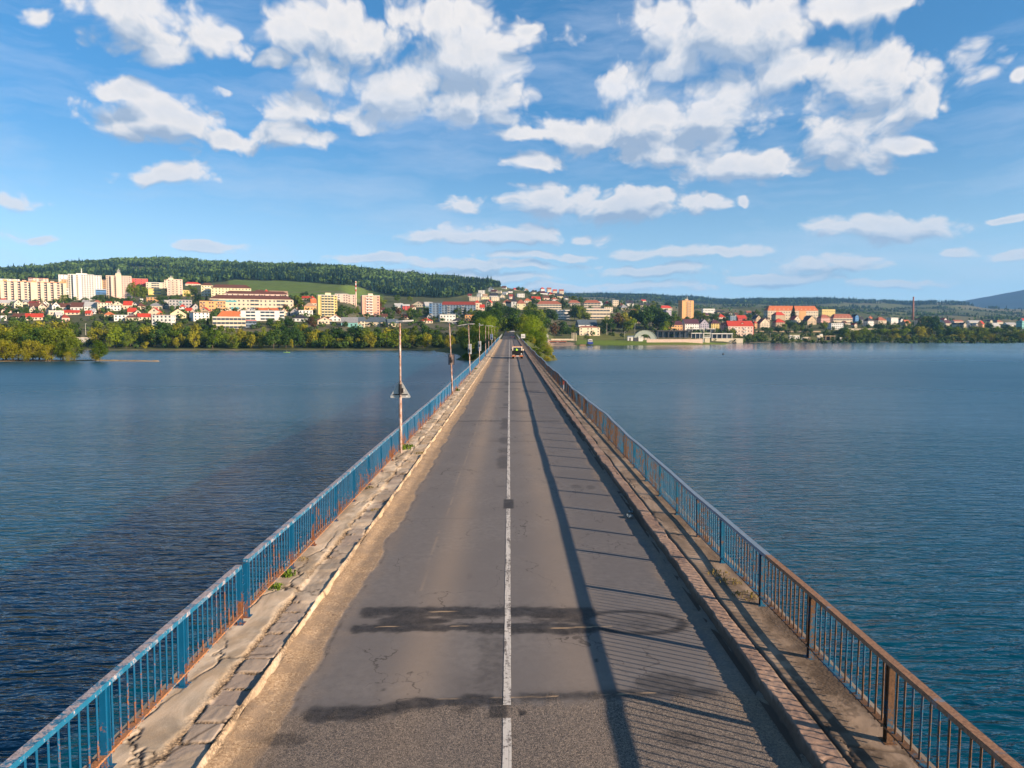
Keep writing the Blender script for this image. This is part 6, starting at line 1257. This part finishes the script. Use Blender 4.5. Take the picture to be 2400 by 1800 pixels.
while px < 1035:
    if not (176 < px < 222): tree_px(px + R.uniform(-4, 4), R.uniform(600, 640), float(TOPL(px)) + R.uniform(-5, 7), R.choice(['leafy', 'leafy', 'dark', 'dark', 'willow']), 'behind left shore below', R.uniform(.9, 1.25), grp=G1)
    px += R.uniform(17, 23)
px = -25
while px < 1060:
    if not (178 < px < 216): tree_px(px, R.uniform(563, 585), float(TOPL(px)) + R.uniform(8, 26), R.choice(['willow', 'leafy', 'willow', 'leafy', 'bright', 'dark']), LS, R.uniform(.85, 1.2), grp=G1)
    px += R.uniform(17, 24)
for px, top, sp, wd in [(295, 783, 'leafy', .8), (340, 799, 'shrub', 1), (412, 790, 'willow', .8), (455, 770, 'willow', .7), (498, 765, 'poplar', 1.1), (590, 780, 'willow', .8), (612, 790, 'leafy', .8), (683, 793, 'willow', .55), (760, 782, 'leafy', .8), (868, 775, 'willow', .8), (930, 778, 'leafy', .8), (1000, 776, 'willow', .8), (255, 790, 'leafy', .8), (640, 770, 'dark', 1.1), (548, 785, 'bush', 1)]:
    tree_px(px, 556, top, sp, 'at waterline below', wd, grp=G1)
G2 = 'trees on the sandbar islet'
for px, Y, top, sp, wd in [(-14, 340, 770, 'leafy', 1), (12, 345, 762, 'willow', 1), (40, 342, 768, 'leafy', 1), (62, 349, 757, 'leafy', 1), (90, 345, 762, 'dark', 1), (118, 343, 768, 'leafy', 1), (146, 343, 765, 'leafy', 1), (28, 333, 800, 'willow', 1.1), (5, 334, 792, 'willow', 1), (75, 335, 792, 'willow', 1), (110, 333, 805, 'willow', 1.1), (140, 335, 800, 'leafy', .9), (160, 332, 822, 'shrub', .9), (172, 334, 790, 'leafy', .8), (232, 331, 795, 'leafy', .75), (222, 332, 812, 'willow', .9), (56, 332, 818, 'shrub', 1)]:
    r = ray(px, 790); x = r.x / r.y * Y; z = float(isz(np.array([x]), np.array([float(Y)]))[0]); z = max(z, WATER - .1); h = CAMZ + Y * slope(top) - z; tree(x, Y, h, sp, px, 'on islet below', z, wd * 1.15, True, G2)
G3 = 'trees along the causeway'
for Y, X, top, sp, wd in [(336, -16, 830, 'dark', 1.2), (340, -11, 818, 'dark', 1.1), (345, -21, 828, 'bush', 1.2), (346, -8.5, 806, 'bush', 1), (352, -12, 812, 'dark', 1.1), (352, -19, 822, 'dark', 1.2), (362, -15, 790, 'dark', 1), (372, -11, 775, 'leafy', .9), (385, -17, 775, 'dark', 1), (395, -23, 790, 'dark', 1.1), (405, -12, 757, 'bright', .9), (415, -19, 768, 'leafy', 1), (430, -14, 745, 'bright', .95), (445, -24, 770, 'dark', 1), (455, -12, 737, 'bright', .9), (470, -18, 742, 'bright', 1), (480, -30, 770, 'leafy', 1.1), (500, -14, 735, 'bright', .9), (520, -22, 745, 'leafy', 1), (540, -35, 765, 'leafy', 1.1), (560, -13, 735, 'dark', .9), (505, -42, 782, 'willow', 1), (585, -17, 728, 'dark', 1), (610, -14, 720, 'dark', 1), (610, -26, 722, 'dark', 1)]:
    px = 1194 + F * X / Y; tree_px(px, Y, top, sp, 'left of road end near', wd, True, G3)
for Y, X, top, sp, wd in [(336, 18, 836, 'shrub', 1.2), (340, 14, 826, 'bush', 1.1), (338, 9.5, 812, 'bush', 1.1), (345, 21, 834, 'shrub', 1.2), (346, 12, 808, 'leafy', .9), (350, 8.5, 795, 'leafy', .8), (352, 16, 818, 'bush', 1.1), (356, 10.5, 798, 'leafy', .9), (352, 20, 826, 'shrub', 1.3), (358, 17, 812, 'bush', 1.1), (366, 19.5, 815, 'shrub', 1.2), (362, 14, 795, 'leafy', 1), (375, 17, 790, 'leafy', 1), (385, 20, 803, 'shrub', 1.1), (372, 11, 782, 'leafy', .9), (390, 13, 768, 'bright', .9), (402, 17, 775, 'bright', 1), (400, 10.5, 752, 'bright', .85), (420, 13, 742, 'bright', .9), (430, 18, 762, 'leafy', 1), (440, 9.5, 735, 'leafy', .8), (455, 13, 735, 'bright', .9), (475, 18, 748, 'leafy', 1), (490, 12, 738, 'dark', .9), (520, 16, 735, 'dark', 1), (550, 12, 732, 'dark', .9), (590, 15, 725, 'dark', 1), (620, 22, 722, 'dark', 1.1)]:
    px = 1194 + F * X / Y; tree_px(px, Y, top, sp, 'right of road end near', wd, True, G3)
SR = random.Random(9)
for i in range(30):
    Y = SR.uniform(334, 425); X = SR.uniform(7, 19.5); px = 1194 + F * X / Y; tree(X, Y, SR.uniform(2.2, 4.5), SR.choice(['bush', 'shrub', 'bush']), px, 'on causeway bank near', None, SR.uniform(1, 1.4), False, 'shrubs on the causeway bank')
for i in range(14):
    Y = SR.uniform(334, 400); X = -SR.uniform(7, 21); px = 1194 + F * X / Y; tree(X, Y, SR.uniform(2.5, 4.5), 'bush', px, 'on left causeway bank near', None, SR.uniform(1, 1.4), False, 'shrubs on the causeway bank')
G4 = 'trees among the town houses'
for px, Y, top, sp in [(1140, 640, 726, 'dark'), (1155, 655, 722, 'dark'), (1168, 650, 728, 'leafy'), (1178, 665, 735, 'dark'), (1203, 655, 738, 'dark'), (1212, 670, 728, 'dark'), (1160, 690, 730, 'leafy'), (1186, 700, 742, 'dark'), (1196, 705, 745, 'spruce'), (1206, 700, 735, 'dark'), (1172, 625, 748, 'leafy'), (1205, 625, 750, 'leafy')]: tree_px(px, Y, top, sp, 'behind road end near', 1.1, False, G3)
def town(px, top, bot, sp, wd=1., Ymin=None):
    g = ground(px, bot, Ymin); h = (bot - top) * g.y / F; tree(g.x, g.y, h, sp, px, 'among houses near', None, wd, False, G4)
for a in '''18 716 734 dark 1.3|45 715 738 dark 1.2|62 718 736 dark 1.1|12 690 706 dark 1|85 700 708 dark 1.4|150 690 708 leafy 1.2|165 697 709 dark 1.3|222 692 706 dark 1.3|238 690 706 dark 1|248 692 707 spruce 1.3|262 694 706 dark 1.3|275 697 709 leafy 1.3|300 698 712 dark 1.4|316 660 704 leafy .9|327 664 700 dark .8|338 670 706 poplar 1|352 690 706 leafy 1|372 692 708 dark 1.2|386 692 708 dark 1.2|395 670 690 leafy 1|412 666 686 leafy .8|445 668 690 leafy 1|455 672 694 leafy 1|460 688 708 spruce 1.2|467 684 706 spruce 1.1|484 690 706 spruce 1.3|474 676 694 spruce 1|440 682 700 leafy 1.1|415 690 702 leafy 1.1|510 700 708 leafy 1|555 736 752 dark 1|487 748 768 spruce 1.2|470 745 762 dark 1.3|697 692 726 poplar 1.5|706 697 724 spruce 1.2|718 682 694 dark 1.3|708 684 694 dark 1.3|668 713 728 reddish 1.2|655 716 726 leafy 1.2|742 732 752 leafy 1.2|672 740 768 dark .9|682 745 768 dark .9|632 748 768 dark 1|650 750 770 leafy 1|727 740 765 reddish 1|735 750 770 reddish 1|797 720 745 dark 1|818 722 742 leafy 1|836 718 740 leafy 1|885 706 742 reddish .8|905 722 745 dark 1.2|918 735 755 dark 1|925 714 732 dark 1.2|935 718 740 reddish 1|973 725 752 dark 1.2|962 722 748 leafy 1|985 728 745 leafy 1|1000 720 742 leafy 1|1090 720 742 spruce 1.4|1105 722 745 leafy 1.1|1075 718 742 leafy 1.1|1040 738 752 spruce 1.2|1125 730 755 dark 1.2|895 695 720 leafy 1.3|930 690 708 leafy 1.3|962 694 708 leafy 1.4|610 700 706 leafy 1'''.split('|'):
    q = a.split(); town(float(q[0]), float(q[1]), float(q[2]), q[3], float(q[4]) if len(q) > 4 else 1.)
for a in '''1150 708 740 dark 1|1165 706 742 dark 1|1180 712 745 dark 1|1195 718 748 dark 1|1205 714 748 dark 1|1240 708 748 leafy .9|1252 712 752 dark .9|1265 722 765 leafy .8|1272 730 770 dark .9|1256 740 775 poplar 1.3|1290 722 752 dark 1|1300 728 755 dark 1|1282 745 775 dark 1|1318 697 724 spruce 1.6|1347 712 752 dark .8|1358 714 754 leafy .8|1372 722 755 leafy .9|1248 705 722 spruce 1.3|1300 755 790 reddish .9|1318 750 788 dark .9|1345 760 785 leafy 1|1330 765 788 dark 1|1215 672 684 leafy 1.3|1224 674 686 dark 1.4|1236 680 692 dark 1.3|1345 694 706 leafy 1.6|1360 696 708 leafy 1.6|1376 782 796 bush 1.1|1422 740 778 leafy .9|1432 745 780 dark .9|1450 732 776 reddish .9|1462 730 776 willow .9|1475 736 780 bright .9|1483 724 770 poplar 1.2|1498 712 768 leafy .8|1510 712 772 dark .8|1522 716 770 dark .9|1530 714 765 leafy .8|1540 722 772 dark .9|1552 728 775 dark .9|1563 735 778 dark 1|1578 738 770 leafy .9|1590 742 762 leafy 1|1556 748 785 bright .9|1530 705 722 leafy 1.3|1540 708 724 dark 1.3|1565 706 722 dark 1.3|1575 705 720 dark 1.2|1635 726 750 dark 1|1645 732 752 leafy 1.1|1655 738 755 leafy 1.3|1610 742 756 leafy 1.5|1625 742 756 dark 1.3|1675 735 754 dark 1.2|1700 740 756 dark 1.2|1718 768 790 leafy .9|1736 728 745 leafy 1|1772 725 745 leafy 1.2|1755 733 746 dark 1.3|1710 732 746 dark 1.3|1859 716 752 spruce 1.3|1850 748 770 dark 1|1862 756 776 leafy 1|1838 758 778 leafy 1.1|1875 762 778 bush 1|1825 762 782 dark 1.2|1795 766 782 dark 1.2|1900 768 782 dark 1.2|1930 752 775 leafy 1.1|1989 728 756 spruce 1.2|2170 738 776 leafy .8|2180 742 778 dark .8|2160 745 772 dark 1|2190 740 775 dark .9|2200 748 775 leafy 1|2318 755 772 dark 1.2|2060 752 775 dark 1.2|2095 755 776 leafy 1.1|2125 752 775 leafy 1|2150 758 778 dark 1|2362 760 776 dark 1.2'''.split('|'):
    q = a.split(); town(float(q[0]), float(q[1]), float(q[2]), q[3], float(q[4]))
G5 = 'trees and shrubs of the right bank'
px = 1915
while px < 2430:
    tree_px(px, R.uniform(1110, 1160), float(np.interp(px, [1915, 1960, 2060, 2150, 2400], [775, 768, 766, 762, 766])) + R.uniform(-2, 6), R.choice(['leafy', 'dark', 'bright', 'willow']), 'behind right bank near', R.uniform(1.2, 1.6), grp=G5); px += R.uniform(15, 22)
px = 1950
while px < 2430:
    tree_px(px, R.uniform(1050, 1080), R.uniform(779, 788), R.choice(['bush', 'bush', 'shrub', 'shrub']), 'along right bank near', R.uniform(.9, 1.15), grp=G5); px += R.uniform(13, 19)
for px, top, sp in [(2000, 772, 'bush'), (2012, 777, 'bush'), (2035, 772, 'bush'), (1985, 786, 'shrub')]: tree_px(px, 1062, top, sp, 'foremost on right bank near', 1, grp=G5)
# ---------------- wooded hills
def wood(name, n, pxr, Yr, hr, seed, mat, conifer=.6, cond=None):
    R = np.random.default_rng(seed); N = n * 6; px = R.uniform(*pxr, N); Y = (Yr[0] ** 2 + (Yr[1] ** 2 - Yr[0] ** 2) * R.random(N)) ** .5; X = (px - 1194) / F * Y; Z = terr(X, Y); _, py, nn, fo = cover(X, Y, Z)
    fo = fo & (px < 2440)
    if cond is not None: fo = fo & cond(px, py, Y)
    i = np.where(fo)[0][:n]; X, Y, Z, nn = X[i], Y[i], Z[i], nn[i]; n = len(i); h = R.uniform(*hr, n) * np.where(R.random(n) < .03, 1.35, 1.0); pat = fbm(X / 90, Y / 90, 3, seed + 1); con = (pat + R.normal(size=n) * .12) < conifer - (.16 * sstep(1900, 2400, Y) * (Y < 3200))
    V = []; Fs = []; C = []
    # conifers: two stacked five sided cones
    ic = np.where(con)[0]; k = len(ic); a = np.arange(5) * 1.2566
    rot = R.uniform(0, 6.28, k)[:, None]; w = (h[ic] * R.uniform(.13, .19, k))[:, None]
    def ring(r, z): return np.stack([X[ic][:, None] + w * r * np.cos(a + rot), Y[ic][:, None] + w * r * np.sin(a + rot), (Z[ic] + h[ic] * z)[:, None] + 0 * rot + 0 * a], -1)
    tip = lambda z: np.stack([X[ic], Y[ic], Z[ic] + h[ic] * z], -1)[:, None]
    vc = np.concatenate([ring(1, .08), tip(.62), ring(.72, .42), tip(1.0)], 1).reshape(-1, 3); b = (np.arange(k) * 12)[:, None, None]
    fc = np.array([(j, (j + 1) % 5, 5) for j in range(5)] + [(6 + j, 6 + (j + 1) % 5, 11) for j in range(5)])[None] + b
    # broadleaf: tufts of small faces
    ib = np.where(~con)[0]; m = len(ib); q = 16; v = R.normal(size=(m, q, 3)); v /= np.linalg.norm(v, axis=2)[..., None]; hb = h[ib] * .8
    c = np.stack([X[ib], Y[ib], Z[ib] + hb * .55], -1)[:, None] + v * (hb[:, None, None] * np.array([.36, .36, .42])) * R.uniform(.6, 1, (m, q, 1)); s = hb[:, None, None] * .26
    U = np.cross(v + R.normal(size=v.shape) * .4, R.normal(size=v.shape)); U /= np.linalg.norm(U, axis=2)[..., None]; W2 = np.cross(v, U)
    vb = np.stack([c - U * s, c + W2 * s, c + U * s * .9 - W2 * s * .3], 2).reshape(-1, 3); fb = np.arange(m * q * 3).reshape(-1, 3) + len(vc)
    me = np_mesh(name, np.concatenate([vc, vb]), np.concatenate([fc.reshape(-1, 3), fb])); tone = R.uniform(.55, 1.45, n) * (.25 + 1.5 * pat) * (1 + .35 * sstep(1900, 2500, Y) * (Y < 3200))
    cc = np.array([.016, .040, .026]); cb = np.array([.060, .100, .028])
    colr = np.concatenate([np.repeat(cc[None] * tone[ic][:, None], 12, 0), np.repeat(cb[None] * tone[ib][:, None], q * 3, 0)]); col_attr(me, 'tone', colr)
    return tag(link(name, me, None, mat), kind='stuff')
t = NT('wood_foliage'); t.bsdf(t.attr('tone'), .95, spec=.05); M_WOOD = t.m
wood('forest', 20000, (-450, 1190), (1150, 3000), (14, 21), 51, M_WOOD, .50)
wood('forest', 9000, (1225, 2440), (4200, 5700), (16, 26), 52, M_WOOD, .62)
wood('forest', 2500, (1240, 2440), (2200, 4300), (10, 16), 53, M_WOOD, .35)
R2 = np.random.default_rng(77)
def bushes(name, pr, yr, n, seed, hm=7):
    R = np.random.default_rng(seed); px = R.uniform(*pr, n); Y = R.uniform(*yr, n); X = (px - 1194) / F * Y; k = fbm(X / 25, Y / 25, 3, seed) > .45; X, Y = X[k], Y[k]; Z = terr(X, Y); m = len(X); h = R.uniform(2.5, hm, m); q = 34
    v = R.normal(size=(m, q, 3)); v /= np.linalg.norm(v, axis=2)[..., None]; c = np.stack([X, Y, Z + h * .45], -1)[:, None] + v * (h[:, None, None] * np.array([.55, .55, .5])) * R.uniform(.5, 1, (m, q, 1)); s_ = h[:, None, None] * .2
    U = np.cross(v, R.normal(size=v.shape)); U /= np.linalg.norm(U, axis=2)[..., None]; W2 = np.cross(v, U); vb = np.stack([c - U * s_, c + W2 * s_, c + U * s_ * .9 - W2 * s_ * .3], 2).reshape(-1, 3)
    me = np_mesh(name, vb, np.arange(m * q * 3).reshape(-1, 3)); tone = R.uniform(.5, 1.3, m); col_attr(me, 'tone', np.repeat(np.array([.055, .095, .02])[None] * tone[:, None], q * 3, 0)); tag(link(name, me, None, M_WOOD), kind='stuff')
bushes('garden_bushes', (-40, 1190), (645, 1120), 1700, 61); bushes('garden_bushes', (1235, 2420), (900, 1700), 2600, 62, 9); bushes('shore_undergrowth', (-40, 1080), (556, 640), 900, 63)
# hedgerows at the foot of the meadow and bushes on the hill town
finish_labels()
# ================================================================== HAZE
HZ = True
if HZ:
    t = NT('haze_air'); v = t.n('ShaderNodeVolumePrincipled'); v.inputs['Color'].default_value = (.23, .53, 1.0, 1); v.inputs['Density'].default_value = 5.6e-5; v.inputs['Anisotropy'].default_value = 0.0; t.l(v.outputs[0], t.out.inputs[1])
    o = MB().box(-9000, 9000, -600, 13000, -60, 820).build('haze', t.m); tag(o, kind='stuff')
    try: t.m.volume_sampling = 'DISTANCE'; t.m.cycles.homogeneous_volume = True
    except Exception: pass
